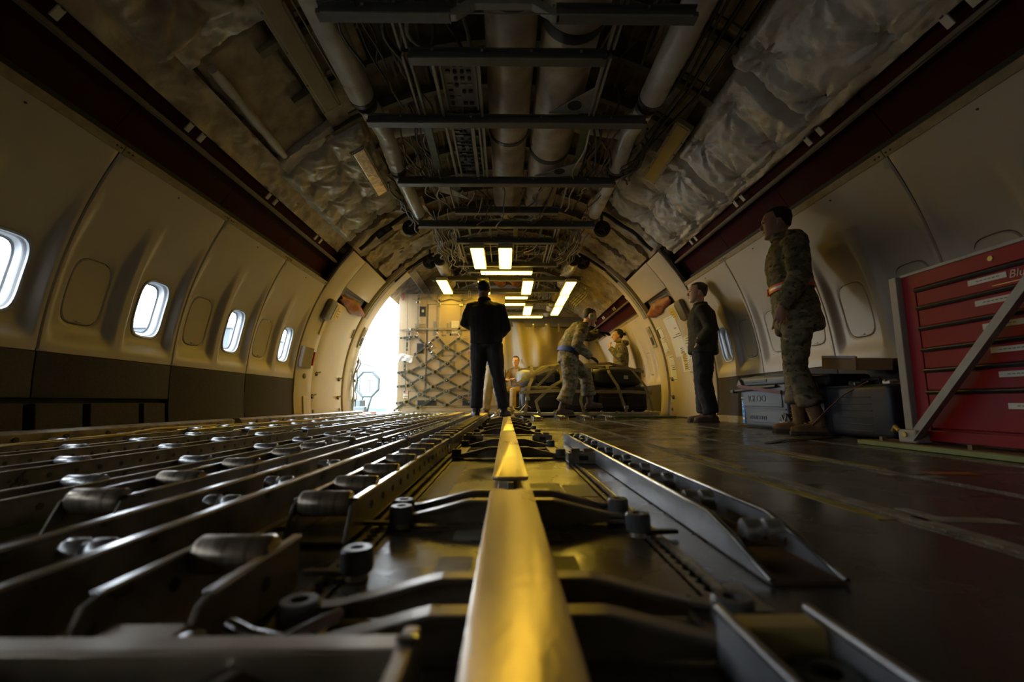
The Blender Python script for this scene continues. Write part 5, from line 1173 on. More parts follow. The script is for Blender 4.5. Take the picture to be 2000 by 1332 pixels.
bc = thing('soft_case', 'black padded case lying behind the soldier against the wall', 'case', (2.44, 3.455, 0)); MB().box(0, .34, 0, .26, .004, .36).build('case_body', 'case_black', bc, bevel=.03, seg=3, smooth=40); MB().box(.0, .34, -.02, .26, .365, .46).build('case_lid', 'case_black', bc, bevel=.03, seg=3, smooth=40); MB().box(-.006, .01, .10, .16, .34, .40).build('case_clasp', 'puck', bc, bevel=.003)
bx = thing('cardboard_box', 'open cardboard box tilted on top of the black case', 'box', (2.50, 3.22, .47)); bx.rotation_euler = (.10, .0, -.10)
MB().box(0, .24, 0, .40, 0, .085).build('box_body', 'cardboard', bx, bevel=.003); MB().box(-.012, .0, -.004, .404, .0, .10).build('box_flap', 'cardboard', bx, bevel=.002); MB().box(-.016, -.01, .0, .40, .088, .104).build('box_tape', 'plastic_bag', bx)
o = MB().tube([Vector((2.26, 3.44, .035))+Vector((.03*math.cos(a), -.012*math.cos(a), .033*math.sin(a))) for a in [2*PI*i/20 for i in range(20)]], .006, 8, closed=True).build('tie_ring', 'buckle', smooth=60); tag(o, 'bright steel tie-down ring standing up on deck by the boots', 'ring')
o = MB().tube([(2.27, 3.45, .05), (2.30, 3.3, .18), (2.34, 3.15, .30), (2.40, 3.0, .385)], .005, 6).build('lashing_line', 'red_cord', smooth=60); tag(o, 'dark red cord running from deck ring up to the hard case', 'cord')
o = MB().ribbon([(2.30, 4.52, .40), (2.29, 4.3, .38), (2.295, 4.05, .35), (2.31, 3.84, .325)], (0, .2, 1), .03, .004).build('cooler_strap', 'red_cord'); tag(o, 'thin red strap stretched along the front of the cooler', 'strap')
m = MB(); m.ribbon([(1.55, 2.75, .003), (1.8, 2.95, .012), (1.95, 3.0, .004), (2.2, 3.15, .010), (2.3, 3.2, .004)], (.2, 1, 0), .04, .004); o = m.build('deck_strap', 'cable_black'); tag(o, 'dark strap lying twisted on deck before the nearest soldier', 'strap')
# ================================================================== outside
g = MB().box(-260, 60, -120, 320, -5.7, -5.4).build('ground', 'tarmac'); g['kind'] = 'structure'
hg = thing('hangar', 'grey-blue hangar building seen through the left windows', 'building', (-70, 150, -5.4))
MB().box(-14, 14, -58, 70, 0, 21).build('hangar_wall', 'hangar', hg); MB().box(-14.5, 14.5, -58.5, 70.5, 20.6, 22).build('hangar_roof', 'hangar_glass', hg)
for k in range(9): MB().box(14, 14.2, -52+13*k, -43+13*k, 0, 15).build('hangar_door', 'hangar_glass', hg)
for k in range(4): MB().box(-10+6*k, -7+6*k, -58.2, -58, 4, 14).build('hangar_window', 'hangar_glass', hg)
lo = thing('cargo_loader', 'grey-green cargo loader platform docked outside the cargo door', 'loader', (-3.25, 10.2, 0))
MB().box(-7, .0, -2.2, 2.2, -.35, -.03).build('platform', 'truck_white', lo, bevel=.03)
MB().box(-6.8, -.3, -1.9, 1.9, -5.4, -.36).build('scissor_base', 'loader_teal', lo, bevel=.05)
oc = [(.10+.27*math.cos(math.radians(22.5+45*k)), .66+.30*math.sin(math.radians(22.5+45*k))) for k in range(8)]
hr = MB().tube([(x, .2, z) for x, z in oc], .034, 8, closed=True).build('octagon_rail', 'loader_teal', lo); MB().cyl((.0, .2, .38), (-.02, .2, -.03), .025, 8).build('rail_post', 'loader_teal', lo); MB().cyl((.2, .2, .38), (.1, .2, -.03), .022, 8).build('rail_post', 'loader_teal', lo)
MB().box(-.30, .06, -.1, .25, -.03, .30).build('control_box', 'loader_teal', lo, bevel=.02); MB().box(-.05, .20, -.25, -.1, -.03, .16).build('control_box', 'loader_teal', lo, bevel=.02)
MB().box(.0, .3, -1.5, 1.0, -.06, -.02).build('bridge_plate', 'truck_white', lo, bevel=.004)
for y in (-.9, -.4): MB().cyl((.1, y, .02), (.34, y+.5, .02), .02, 8).build('red_roller', 'hook_red', lo)
tr = thing('service_truck', 'pale white service truck parked outside beyond the loader', 'truck', (-9.5, 23.0, -5.4))
MB().box(-3.5, 3.5, 0, 8, 2.2, 6.1).build('truck_box', 'truck_white', tr, bevel=.1); MB().box(-3.5, 3.5, -.05, 0, 5.2, 5.35).build('truck_stripe', 'loader_teal', tr); MB().box(-3.3, 3.3, .3, 7.6, .9, 2.3).build('truck_frame', 'loader_teal', tr)
for (x, y) in ((-3, 1.5), (3, 1.5), (-3, 6.2), (3, 6.2)): MB().lathe((x, y, .55), [(.2, -.2), (.55, -.2), (.55, .2), (.2, .2)], 20, 'x').build('wheel', 'wheel_black', tr, smooth=40)
for k in range(6): MB().cyl((-2.8+k*1.1, .3, 6.1), (-2.8+k*1.1, .3, 6.75), .03, 6).build('roof_rail_post', 'loader_teal', tr)
MB().cyl((-2.9, .3, 6.75), (2.8, .3, 6.75), .03, 6).build('roof_rail', 'loader_teal', tr)
# ================================================================== people
V3 = Vector
WORK = bpy.data.scenes.new('workbench')                          # holds one mesh at a time while it is being shaped
def remesh(m, voxel, smooth_it=4, wr=0., seed=0., fac=.5):
    me = m.mesh('tmp', fix=True); o = bpy.data.objects.new('tmp', me); WORK.collection.objects.link(o)
    r = o.modifiers.new('r', 'REMESH'); r.mode = 'VOXEL'; r.voxel_size = voxel; r.use_smooth_shade = True
    s_ = o.modifiers.new('s', 'SMOOTH'); s_.factor = fac; s_.iterations = smooth_it
    with bpy.context.temp_override(scene=WORK, view_layer=WORK.view_layers[0]):
        dg = bpy.context.evaluated_depsgraph_get(); out = bpy.data.meshes.new_from_object(o.evaluated_get(dg))
    bpy.data.objects.remove(o); bpy.data.meshes.remove(me)
    if wr:
        nrm = [v.normal.copy() for v in out.vertices]; new = []
        for v, nn in zip(out.vertices, nrm):
            p = v.co.copy(); a = noise.noise(V3((p.x*7+seed, p.y*7, p.z*11))); b = 1-abs(noise.noise(V3((p.x*11, p.y*11+seed, p.z*24+p.x*9))))*2; c = noise.noise(p*30)
            new += list(p+nn*(wr*(a*.9+b*.55+c*.25)))
        out.vertices.foreach_set('co', new); out.update()
    out.shade_smooth(); return out
def join_meshes(name, ms):
    b = bmesh.new()
    for x in ms: b.from_mesh(x)
    out = bpy.data.meshes.new(name); b.to_mesh(out); b.free(); out.shade_smooth()
    for x in ms: bpy.data.meshes.remove(x)
    return out
HEAD = [(0., .024, .030, .050), (.07, .042, .048, .042), (.18, .056, .072, .020), (.33, .066, .086, .006), (.5, .0725, .094, .0), (.65, .0745, .097, -.004), (.8, .069, .090, -.008), (.91, .051, .068, -.012), (.97, .03, .04, -.013), (1., .008, .01, -.013)]
def head_mesh(c, Rm, h=.235, neck=None, nose=.022):
    """c: chin-level centre under the skull; Rm: 3x3 turn of the head"""
    m = MB(); T = lambda p: c+Rm @ V3(p); k = h/.235
    N = 20; V = []
    for (t, a, b, oy) in HEAD:
        for i in range(N):
            q = 2*PI*i/N; x = math.cos(q)*a*k; y = math.sin(q)*b*k
            V.append(T((x, y+oy*k, t*h)))
    L = len(HEAD); m.add(V, [(i*N+j, i*N+(j+1) % N, (i+1)*N+(j+1) % N, (i+1)*N+j) for i in range(L-1) for j in range(N)]+[tuple(range(N-1, -1, -1)), tuple((L-1)*N+j for j in range(N))])
    m.tube([T((0, .084*k, .60*h)), T((0, .094*k, .50*h)), T((0, (.098+nose*.55)*k, .40*h)), T((0, (.092+nose*.2)*k, .345*h))], [.009*k, .010*k, .0145*k, .012*k], 8)
    m.tube([T((-.045*k, .074*k, .61*h)), T((-.018*k, .090*k, .62*h)), T((.018*k, .090*k, .62*h)), T((.045*k, .074*k, .61*h))], .010*k, 7)
    m.tube([T((-.02*k, .083*k, .235*h)), T((0, .091*k, .245*h)), T((.02*k, .083*k, .235*h))], .011*k, 7)
    m.tube([T((0, .074*k, .04*h)), T((0, .082*k, .09*h))], .018*k, 8)
    for s in (-1, 1): m.tube([T((s*.072*k, -.006, .58*h)), T((s*.083*k, -.018, .50*h)), T((s*.080*k, -.012, .40*h)), T((s*.072*k, -.004, .34*h))], [(.012, .006), (.019, .008), (.016, .007), (.010, .005)], 8, ref=tuple(Rm @ V3((0, 1, 0))))
    if neck is not None: m.tube([neck, neck.lerp(T((0, -.005, .12*h)), .5), T((0, -.008, .22*h))], [.066*k, .056*k, .058*k], 14)
    return m
def hair_mesh(c, Rm, h, style):
    k = h/.235; m = MB(); T = lambda p: c+Rm @ V3(p); NU, NV = 40, 22; idx = {}
    def prof(t):
        for (a, b) in zip(HEAD, HEAD[1:]):
            if t <= b[0]+1e-9:
                f = (t-a[0])/(b[0]-a[0]); return [a[i]+(b[i]-a[i])*f for i in (1, 2, 3)]
        return HEAD[-1][1:]
    g = .007 if style != 'long' else .013
    def P(i, j, back):
        q = 2*PI*i/NU; t = .2+.8*j/NV; a, b, oy = prof(t); fr = math.sin(q)
        low = {'short': .84 if fr > .3 else (.84-.36*sstep(.3, -.25, fr) if False else .84+(.50-.84)*sstep(.35, -.05, fr)-.18*sstep(-.3, -.8, fr)), 'long': .86+(.42-.86)*sstep(.35, -.1, fr)-.25*sstep(-.2, -.8, fr)}.get(style, .84)
        low = max(.2, low); tt = max(t, low); a, b, oy = prof(tt); e = g if t > low+.02 else .001
        if back: e = -.008
        nz = .004*noise.noise(V3((math.cos(q)*6, math.sin(q)*6, tt*9)))
        top = e*.9*sstep(.75, 1, tt)
        return T((math.cos(q)*(a*k+e+nz), math.sin(q)*(b*k+e+nz)+oy*k, tt*h+top))
    m.slab(lambda u, v, b: P(int(round(u*NU)), int(round(v*NV)), b), NU, NV)
    if style == 'long': m.lathe(T((0, -.125*k, .58*h)), [(.0, -.035), (.026, -.026), (.036, 0), (.026, .026), (0, .035)], 14)
    return m
def hand_mesh(w, dr, pn, thumb, curl=.5, sc_=1.):
    """w wrist, dr pointing direction, pn palm normal, thumb: +1/-1 side"""
    dr = V3(dr).normalized(); pn = V3(pn); pn = (pn-dr*pn.dot(dr)).normalized(); lat = dr.cross(pn)*thumb; m = MB()
    m.tube([w-dr*.09*sc_, w, w+dr*.03*sc_, w+dr*.07*sc_, w+dr*.092*sc_], [(.030*sc_, .026*sc_), (.025*sc_, .020*sc_), (.036*sc_, .018*sc_), (.041*sc_, .016*sc_), (.038*sc_, .012*sc_)], 12, ref=tuple(lat))
    for k in range(4):
        ln = (.070, .078, .073, .058)[k]*sc_; b = w+dr*(.086-.004*abs(k-1))*sc_+lat*(.031-.0205*k)*sc_; d2 = (dr+lat*(.09-.06*k)).normalized(); pts = [b-dr*.02*sc_, b]; a = 0
        for j, f in enumerate((.45, .32, .23)):
            a += curl*(.55, .85, .6)[j]; dd = d2*math.cos(a)+pn*math.sin(a); pts.append(pts[-1]+dd*ln*f)
        m.tube(pts, [.0095*sc_, .0092*sc_, .0088*sc_, .008*sc_, .0062*sc_], 8)
    b = w+dr*.028*sc_+lat*.030*sc_; d1 = (dr*.70+lat*.62+pn*.35).normalized(); d2 = (dr*.92+lat*.16+pn*.35).normalized()
    m.tube([b-lat*.015*sc_, b, b+d1*.032*sc_, b+d1*.032*sc_+d2*.030*sc_, b+d1*.032*sc_+d2*.048*sc_], [.014*sc_, .0135*sc_, .0115*sc_, .010*sc_, .007*sc_], 8)
    return m
def spine(P, t):
    a, b, c = P; return a*(1-t)*(1-t)+b*2*t*(1-t)+c*t*t
def person(label, loc, rz, J, S):
    t = thing('person', label, 'person', loc, rz); v = S.get('voxel', .012); k = S.get('scale', 1.)
    sd = S.get('seed', 0.)
    hip, mid, neck = V3(J['hip']), V3(J['mid']), V3(J['neck'])
    fwd = V3(J.get('face', (0, 1, 0)))
    sp = [hip, mid, neck]; bulk = S.get('bulk', 1.)
    hc = V3(J['head']); Rm = Matrix.Rotation(J.get('yaw', 0), 3, 'Z') @ Matrix.Rotation(J.get('pitch', 0), 3, 'X') @ Matrix.Rotation(J.get('roll', 0), 3, 'Y'); hh = .235*S.get('headk', 1.11)
    # skin: head, hands and the body inside the clothes
    ms = [remesh(head_mesh(hc, Rm, hh, neck+V3((0, 0, -.04)), S.get('nose', .022)), .0055, 3)]
    core = MB(); core.tube([spine(sp, u) for u in (0, .25, .5, .75, .95)], [(.13, .09), (.125, .085), (.14, .095), (.15, .09), (.06, .055)], 14, ref=(1, 0, 0))
    for s in ('L', 'R'):
        core.tube([J['sh'+s], J['el'+s], J['wr'+s]], [.045, .036, .026], 10); core.tube([J['hp'+s], J['kn'+s], J['an'+s]], [.07, .05, .035], 10); core.tube([spine(sp, .9), J['sh'+s]], [.05, .045], 8); core.tube([spine(sp, .05), J['hp'+s]], [.07, .07], 8)
    ms.append(remesh(core, .016, 2))
    gl = S.get('gloves'); gm = []
    for s in ('L', 'R'):
        h_ = J.get('hand'+s)
        if not h_: continue
        hm = remesh(hand_mesh(V3(J['wr'+s]), h_[0], h_[1], h_[2], h_[3] if len(h_) > 3 else .5, 1.08 if gl else 1.), .0042, 2)
        if gl: gm.append(hm)
        else: ms.append(hm)
    link('body', join_meshes('body', ms), S.get('skin', 'skin'), t)
    for x in gm: link('glove', x, 'glove', t)
    T = lambda p: hc+Rm @ V3(p)
    for s in (-1, 1): MB().lathe(T((s*.031*hh/.235, .0865*hh/.235, .535*hh)), [(.0, -.006), (.010, -.003), (.011, .0), (.010, .003), (.0, .006)], 10).build('eye', 'eye', t, smooth=60)
    if S.get('lips', True): MB().tube([T((-.020, .094*hh/.235, .235*hh)), T((0, .1015*hh/.235, .238*hh)), T((.020, .094*hh/.235, .235*hh))], .0035, 6).build('mouth', 'lips', t, smooth=60)
    link('hair', hair_mesh(hc, Rm, hh, S.get('hair', 'short')).mesh('hair', smooth=60), S.get('hairmat', 'hair_dark'), t)
    # jacket
    jk = MB(); jw = S.get('torso', [(-.22, .185, .135), (-.05, .19, .14), (.15, .18, .135), (.4, .185, .135), (.65, .205, .14), (.82, .205, .125), (.93, .13, .095), (1.0, .075, .075)])
    def spx(u): return spine(sp, u) if u >= 0 else hip+(hip-spine(sp, .1)).normalized()*(-u)*(neck-hip).length
    jk.tube([spx(u) for u, a, b in jw], [(a*bulk, b*bulk) for u, a, b in jw], 18, ref=(1, 0, 0))
    ar = S.get('arm', (.078, .068, .06, .052))
    for s in ('L', 'R'):
        a, b, c = V3(J['sh'+s]), V3(J['el'+s]), V3(J['wr'+s]); e = c+(c-b).normalized()*-.01
        jk.tube([spine(sp, .84), a.lerp(spine(sp, .84), .25), a, a.lerp(b, .5), b, b.lerp(e, .5), e], [.07, .085, ar[0], ar[0]*.95, ar[1], ar[2], ar[3]], 14)
    link('jacket', remesh(jk, v, 3, S.get('wr', .007), sd), S['jacket'], t)
    up = (neck-mid).normalized()
    if S.get('hood'):
        hd = MB(); c0 = neck+V3((0, -.075, .0)); hd.tube([c0+V3((-.12, .06, .03)), c0+V3((-.09, -.01, .02)), c0+V3((0, -.045, .01)), c0+V3((.09, -.01, .02)), c0+V3((.12, .06, .03))], [.035, .05, .06, .05, .035], 10)
        hd.tube([neck+V3((.085*math.cos(q), .085*math.sin(q), .035+.01*math.sin(q))) for q in [2*PI*i/16 for i in range(16)]], [(.035, .016)]*16, 8, closed=True, ref=(0, 0, 1)); link('collar', remesh(hd, .011, 3, .005, sd), S['jacket'], t)
    else:
        cl_ = MB(); cl_.tube([neck+V3((.078*math.cos(q), .078*math.sin(q), .012-.006*math.sin(q))) for q in [2*PI*i/16 for i in range(16)]], [(.028, .011)]*16, 8, closed=True, ref=(0, 0, 1)); cl_.build('collar', S['jacket'], t, smooth=70)
    # trousers
    tr = MB(); lg = S.get('leg', (.115, .10, .085, .078)); tr.tube([hip+V3((0, 0, .10)), hip, hip-V3((0, 0, .08))], [(.16, .115), (.175, .125), (.16, .12)], 16, ref=(1, 0, 0))
    for s in ('L', 'R'):
        a, b, c = V3(J['hp'+s]), V3(J['kn'+s]), V3(J['an'+s]); c2 = c+(b-c).normalized()*S.get('cuff', .02)
        tr.tube([a+V3((0, 0, .04)), a, a.lerp(b, .5), b, b.lerp(c2, .5), c2.lerp(b, .04), c2], [lg[0]*.9, lg[0], lg[1], lg[2], lg[3]*1.03, lg[3]*S.get('blouse', 1.), lg[3]*.92], 14)
    link('trousers', remesh(tr, v, 3, S.get('wr', .007)*1.1, sd+5), S['trousers'], t)
    # boots
    for s in ('L', 'R'):
        an, tv = V3(J['an'+s]), V3(J['toe'+s]).normalized(); bt = MB(); gz = an.z-.09; up_ = V3(J.get('shin'+s, (0, 0, 1)))
        kn = V3(J['kn'+s]); sh_ = (kn-an).normalized(); top = an+sh_*S.get('shaft', .16)
        bt.tube([top, an+sh_*.05, an-V3((0, 0, .03))-tv*.005], [.055, .052, .050], 12)
        f0 = an-V3((0, 0, .05)); lat = V3((tv.y, -tv.x, 0))
        bt.tube([f0-tv*.075, f0-tv*.05, f0+tv*.03, f0+tv*.10, f0+tv*.16, f0+tv*.195], [(.026, .030), (.036, .045), (.040, .055), (.046, .040), (.042, .030), (.022, .018)], 12, ref=tuple(lat))
        b_ = link('boot', remesh(bt, .009, 3, .002, sd), S.get('boot', 'boot'), t)
        so = MB(); sl = [(-.085, .018), (-.075, .034), (-.02, .036), (.05, .042), (.11, .048), (.17, .042), (.202, .022)]
        poly = [f0+tv*a+lat*w for a, w in sl]+[f0+tv*a-lat*w for a, w in reversed(sl)]; so.prism([(p.x, p.y) for p in poly], 'z', gz, gz+.026); so.build('sole', 'sole', b_, bevel=.004)
        if S.get('laces'):
            for j in range(6):
                p = an+sh_*(.12-.03*j)+tv*(.056+.012*max(0, j-3)*1.6) if j < 4 else f0+tv*(.045+.028*(j-3))+V3((0, 0, .056-.010*(j-4)))
                MB().tube([p-lat*.028-tv*.008, p, p+lat*.028-tv*.008], .0035, 5).build('lace', 'tan_jacket', b_)
    # belt
    if S.get('belt'):
        u = S.get('belt_u', .12); c = spine(sp, u); ax = (spine(sp, u+.05)-spine(sp, u-.05)).normalized(); A, B = S.get('belt_r', (.205, .155)); X = V3((1, 0, 0)); Y = ax.cross(X); rg = []
        N = 40; hw = S.get('belt_w', .026)
        for (dz, e) in ((-hw, 0), (hw, 0), (hw, .007), (-hw, .007)):
            rg.append([c+ax*dz+X*math.cos(2*PI*i/N)*(A+e)+Y*math.sin(2*PI*i/N)*(B+e) for i in range(N)])
        m = MB(); m.add(sum(rg, []), [(r*N+i, r*N+(i+1) % N, ((r+1) % 4)*N+(i+1) % N, ((r+1) % 4)*N+i) for r in range(4) for i in range(N)]); bl = m.build('belt', S['belt'], t, smooth=60)
        if S.get('belt2'):
            rg = []
            for (dz, e) in ((-.009, .007), (.009, .007), (.009, .010), (-.009, .010)): rg.append([c+ax*dz+X*math.cos(2*PI*i/N)*(A+e)+Y*math.sin(2*PI*i/N)*(B+e) for i in range(N)])
            m = MB(); m.add(sum(rg, []), [(r*N+i, r*N+(i+1) % N, ((r+1) % 4)*N+(i+1) % N, ((r+1) % 4)*N+i) for r in range(4) for i in range(N)]); m.build('belt_stripe', S['belt2'], bl, smooth=60)
            MB().obox(c+Y*(B+.012)+X*.02, (.05, .012, .055)).build('belt_buckle', S['belt'], bl, bevel=.004)
    for (nm, mt_, mm) in S.get('extra', []): mm.build(nm, mt_, t, bevel=.003, smooth=50)
    return t, T
def stand(h, **o):                                            # upright skeleton for a person of height h
    k = h/1.78; J = dict(hip=(0, 0, .95), mid=(0, -.02, 1.22), neck=(0, -.015, 1.50), head=(0, .015, 1.545),
        shL=(-.19, -.01, 1.42), shR=(.19, -.01, 1.42), elL=(-.25, -.04, 1.14), elR=(.25, -.04, 1.14), wrL=(-.25, .06, .92), wrR=(.25, .06, .92),
        hpL=(-.095, 0, .90), hpR=(.095, 0, .90), knL=(-.105, .02, .50), knR=(.105, .02, .50), anL=(-.11, -.03, .09), anR=(.11, -.03, .09), toeL=(-.15, 1, 0), toeR=(.15, 1, 0))
    J.update({a: b for a, b in o.items()})
    for a in list(J):
        if a[:2] in ('hi', 'mi', 'ne', 'sh', 'el', 'wr', 'hp', 'kn', 'an') and a != 'handL' or a == 'head':
            if a.startswith('hand') or a.startswith('shin'): continue
            p = V3(J[a])*k
            if a.startswith('an'): p.z = max(.09, J[a][2])
            J[a] = p
    return J
# soldier nearest on the right, facing the cabin centre
J = stand(1.86, hip=(0, 0, .95), mid=(0, .03, 1.22), neck=(.0, .045, 1.49), head=(.0, .075, 1.53), elL=(-.25, -.01, 1.15), wrL=(-.23, .12, .93), elR=(.25, -.02, 1.15), wrR=(.23, .10, .93), handL=((.02, .15, -1), (1, .1, 0), 1, .75), handR=((-.02, .15, -1), (-1, .1, 0), -1, .75),
          knL=(-.11, .05, .50), knR=(.10, .02, .50), anL=(-.13, -.07, .09), anR=(.13, .02, .09), yaw=-.05, pitch=-.04)
person('soldier in camouflage with orange reflective belt, standing before the cooler', (2.33, 3.58, 0), 1.12, J, dict(jacket='camo', trousers='camo', skin='skin', hairmat='hair_dark', boot='boot', laces=True, hood=True, bulk=1.05, wr=.010, cuff=.14, blouse=1.25, shaft=.17, voxel=.011, belt='belt_orange', belt2='belt_silver', belt_u=.30, belt_r=(.207, .156), arm=(.092, .082, .072, .06), seed=1.3,
    torso=[(-.34, .20, .155), (-.30, .215, .165), (-.1, .205, .16), (.15, .20, .15), (.3, .19, .14), (.45, .20, .148), (.65, .215, .15), (.82, .21, .135), (.93, .14, .105), (1.0, .085, .085)]))
# man in dark jacket by the wall, further back
J = stand(1.70, neck=(0, 0, 1.50), head=(0, .03, 1.545), elL=(-.25, -.10, 1.16), wrL=(-.20, .07, .97), elR=(.25, -.10, 1.16), wrR=(.20, .07, .97), handL=((.45, .2, -.9), (1, .2, .3), 1, .5), handR=((-.45, .2, -.9), (-1, .2, .3), -1, .5), anL=(-.10, -.05, .09), anR=(.11, .02, .09), yaw=.08, pitch=.05)
person('man in dark olive jacket standing by the right wall window', (2.42, 5.55, 0), 1.22, J, dict(jacket='jacket_olive', trousers='trouser_slate', skin='skin_pale', hairmat='hair_brown', boot='boot_dark', bulk=1.16, wr=.008, cuff=.02, leg=(.125, .115, .10, .09), arm=(.088, .080, .07, .05), seed=3.1,
    torso=[(-.16, .175, .135), (-.12, .20, .155), (.0, .195, .15), (.2, .19, .145), (.45, .195, .145), (.65, .205, .145), (.82, .20, .13), (.93, .13, .10), (1.0, .08, .08)],
    extra=[('chest_patch', 'hook_red', MB().obox((-.06, .155, 1.33), (.05, .01, .02)))]))
# man seen from behind on the centre line
J = stand(1.83, hip=(0, 0, .95), mid=(-.01, -.02, 1.22), neck=(-.03, .0, 1.49), head=(-.045, .03, 1.53), shL=(-.19, 0, 1.405), shR=(.165, 0, 1.395), elL=(-.275, .04, 1.21), wrL=(-.13, .26, 1.17), elR=(.245, -.02, 1.12), wrR=(.14, .20, 1.05), handL=((.8, .5, .1), (0, 0, -1), 1, .6), handR=((-.7, .5, .1), (0, 0, -1), -1, .6),
          knL=(-.11, .03, .5), knR=(.15, .03, .5), anL=(-.12, -.04, .09), anR=(.225, .06, .09), toeL=(-.3, 1, 0), toeR=(.35, 1, 0), pitch=-.12)
person('man in black fleece and dark trousers seen from behind on the rollers', (-.27, 6.0, .062), -.02, J, dict(jacket='jacket_black', trousers='trouser_dark', skin='skin', hairmat='hair_dark', boot='shoe_black', bulk=1.08, headk=1.10, wr=.006, shaft=.10, leg=(.122, .105, .088, .080), arm=(.088, .080, .070, .05), seed=5.7,
    torso=[(-.04, .185, .14), (.0, .20, .15), (.2, .195, .15), (.45, .205, .15), (.65, .215, .15), (.82, .205, .135), (.93, .13, .10), (1.0, .08, .08)],
    extra=[('trouser_piping', 'beam_light', MB().ribbon([(-.235, -.01, .88), (-.215, .0, .6), (-.205, -.01, .3), (-.205, -.03, .12)], (0, 1, 0), .010, .004))]))
# crew member with headset leaning over the pallet
J = dict(hip=(0, -.02, .96), mid=(-.02, .0, 1.22), neck=(0, .22, 1.42), head=(0, .30, 1.455), shL=(-.19, .17, 1.37), shR=(.19, .17, 1.37), elL=(-.24, .40, 1.30), wrL=(-.16, .56, 1.36), elR=(.26, .06, 1.10), wrR=(.20, .28, .92), handL=((.05, 1, -.12), (.2, -.2, -1), 1, .3), handR=((-.1, .9, -.3), (-.4, -.2, -1), -1, .8),
         hpL=(-.095, -.02, .92), hpR=(.095, -.02, .92), knL=(-.10, .28, .66), knR=(.10, -.02, .50), anL=(-.11, .34, .25), anR=(.11, -.17, .15), toeL=(0, 1, 0), toeR=(.1, 1, 0), pitch=-.30, yaw=.05)
tt, T = person('crew member in camouflage with headset and blue belt leaning over the luggage', (.97, 7.0, -.005), -PI/2+.10, J, dict(jacket='camo', trousers='camo', skin='skin_pale', hairmat='hair_dark', boot='boot_dark', gloves=True, bulk=1.14, leg=(.135, .122, .108, .098), wr=.010, cuff=.10, blouse=1.2, belt='belt_blue', belt_u=.16, belt_r=(.222, .168), belt_w=.034, hood=True, seed=8.2, arm=(.10, .088, .075, .055)))
hs = T
MB().tube([hs((s*.096, .0, .13)) for s in (-1,)]+[hs((-.100, -.005, .18)), hs((-.066, -.01, .25)), hs((0, -.01, .273)), hs((.066, -.01, .25)), hs((.100, -.005, .18)), hs((.096, 0, .13))], .009, 8).build('headset_band', 'cable_black', tt, smooth=60)
for s in (-1, 1):
    c0, c1 = hs((s*.078, .0, .125)), hs((s*.122, .0, .125)); d_ = (c1-c0); e = MB(); e.tube([c0, c0+d_*.3, c0+d_*.8, c1], [.042, .048, .045, .032], 18); ec = e.build('ear_cup', 'headset', tt, smooth=50)
    MB().tube([c1, c1+d_*.12], [.020, .018], 14).build('cup_disc', 'box_grey', ec)
MB().tube([hs((-.095, .01, .09)), hs((-.09, .07, .06)), hs((-.03, .115, .05))], .004, 6).build('headset_mic', 'cable_black', tt, smooth=60)
# woman at the right wall beyond the pallet
J = stand(1.74, elL=(-.25, .02, 1.16), wrL=(-.13, .22, 1.40), elR=(.25, -.03, 1.14), wrR=(.21, .08, .90), handL=((.5, .1, .9), (.3, -1, 0), -1, .9), handR=((0, .2, -1), (-1, .1, 0), -1, .6), pitch=-.06, head=(0, .03, 1.545))
person('woman in camouflage jacket with hand raised, by the far right wall', (2.40, 9.52, 0), 1.42, J, dict(jacket='camo', trousers='khaki', skin='skin_tan', hair='long', hairmat='hair_dark', boot='boot', hood=True, bulk=1.06, wr=.010, voxel=.013, seed=11, cuff=.12, arm=(.088, .08, .07, .055),
    torso=[(-.34, .20, .15), (-.30, .21, .16), (-.1, .20, .155), (.2, .19, .145), (.45, .195, .145), (.65, .205, .145), (.82, .195, .13), (.93, .13, .10), (1.0, .085, .085)]))
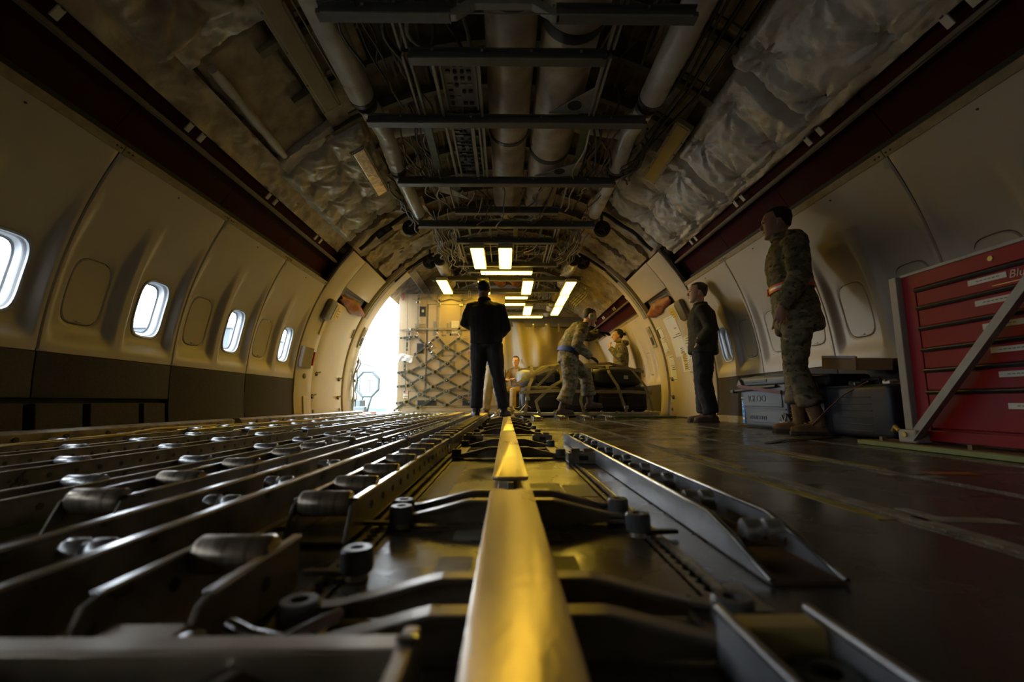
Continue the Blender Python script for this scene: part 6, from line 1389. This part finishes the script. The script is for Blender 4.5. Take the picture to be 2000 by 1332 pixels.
# two seated on a crate by the curtain
cr = thing('seat_crate', 'low dark crate used as a seat in front of the curtain', 'crate', (.18, 11.45, 0)); MB().box(-.62, .32, -.2, .25, .003, .44).build('crate_body', 'case_black', cr, bevel=.02); MB().box(-.63, .33, -.21, .26, .40, .46).build('crate_lid', 'trouser_slate', cr, bevel=.01)
SIT = dict(hip=(0, -.05, .58), mid=(0, -.05, .82), neck=(0, .02, 1.09), head=(0, .05, 1.125), shL=(-.18, .0, 1.02), shR=(.18, .0, 1.02), elL=(-.24, .10, .80), elR=(.24, .10, .80), wrL=(-.10, .30, .80), wrR=(.10, .30, .80), handL=((.6, .7, .0), (0, 0, -1), 1, .6), handR=((-.6, .7, 0), (0, 0, -1), -1, .6),
           hpL=(-.09, 0, .54), hpR=(.09, 0, .54), knL=(-.13, .40, .52), knR=(.13, .40, .52), anL=(-.13, .42, .09), anR=(.13, .42, .09), toeL=(0, 1, 0), toeR=(0, 1, 0))
person('woman in tan flight clothing seated in front of curtain, looking towards viewer', (.26, 11.42, 0), PI-.55, dict(SIT, yaw=.25), dict(jacket='tan_jacket', trousers='tan_jacket', skin='skin_tan', hairmat='hair_dark', hair='long', boot='boot', voxel=.014, seed=13, belt='belt_blue', belt_u=.10, belt_r=(.19, .145)))
person('man in navy shirt seated left of the woman in tan', (-.26, 11.45, 0), PI-.35, dict(SIT, yaw=.1), dict(jacket='navy', trousers='tan_jacket', skin='skin_pale', hairmat='hair_brown', boot='boot', voxel=.014, seed=17))
# helper in khaki trousers behind the man in black
J = stand(1.72, neck=(0, .10, 1.44), head=(0, .16, 1.47), mid=(0, 0, 1.20), elL=(-.26, .16, 1.18), elR=(.26, .16, 1.18), wrL=(-.18, .36, 1.20), wrR=(.18, .36, 1.20), handL=((.1, 1, 0), (0, 0, -1), 1, .8), handR=((-.1, 1, 0), (0, 0, -1), -1, .8), knL=(-.13, .08, .5), knR=(.13, -.02, .5), anL=(-.16, .12, .09), anR=(.15, -.16, .09), pitch=-.2)
person('helper in khaki trousers glimpsed behind the legs of the man in black', (-.22, 8.25, .0), PI/2-.25, J, dict(jacket='navy', trousers='khaki', skin='skin_pale', hairmat='hair_brown', boot='boot', voxel=.014, seed=19))

bpy.data.scenes.remove(WORK)
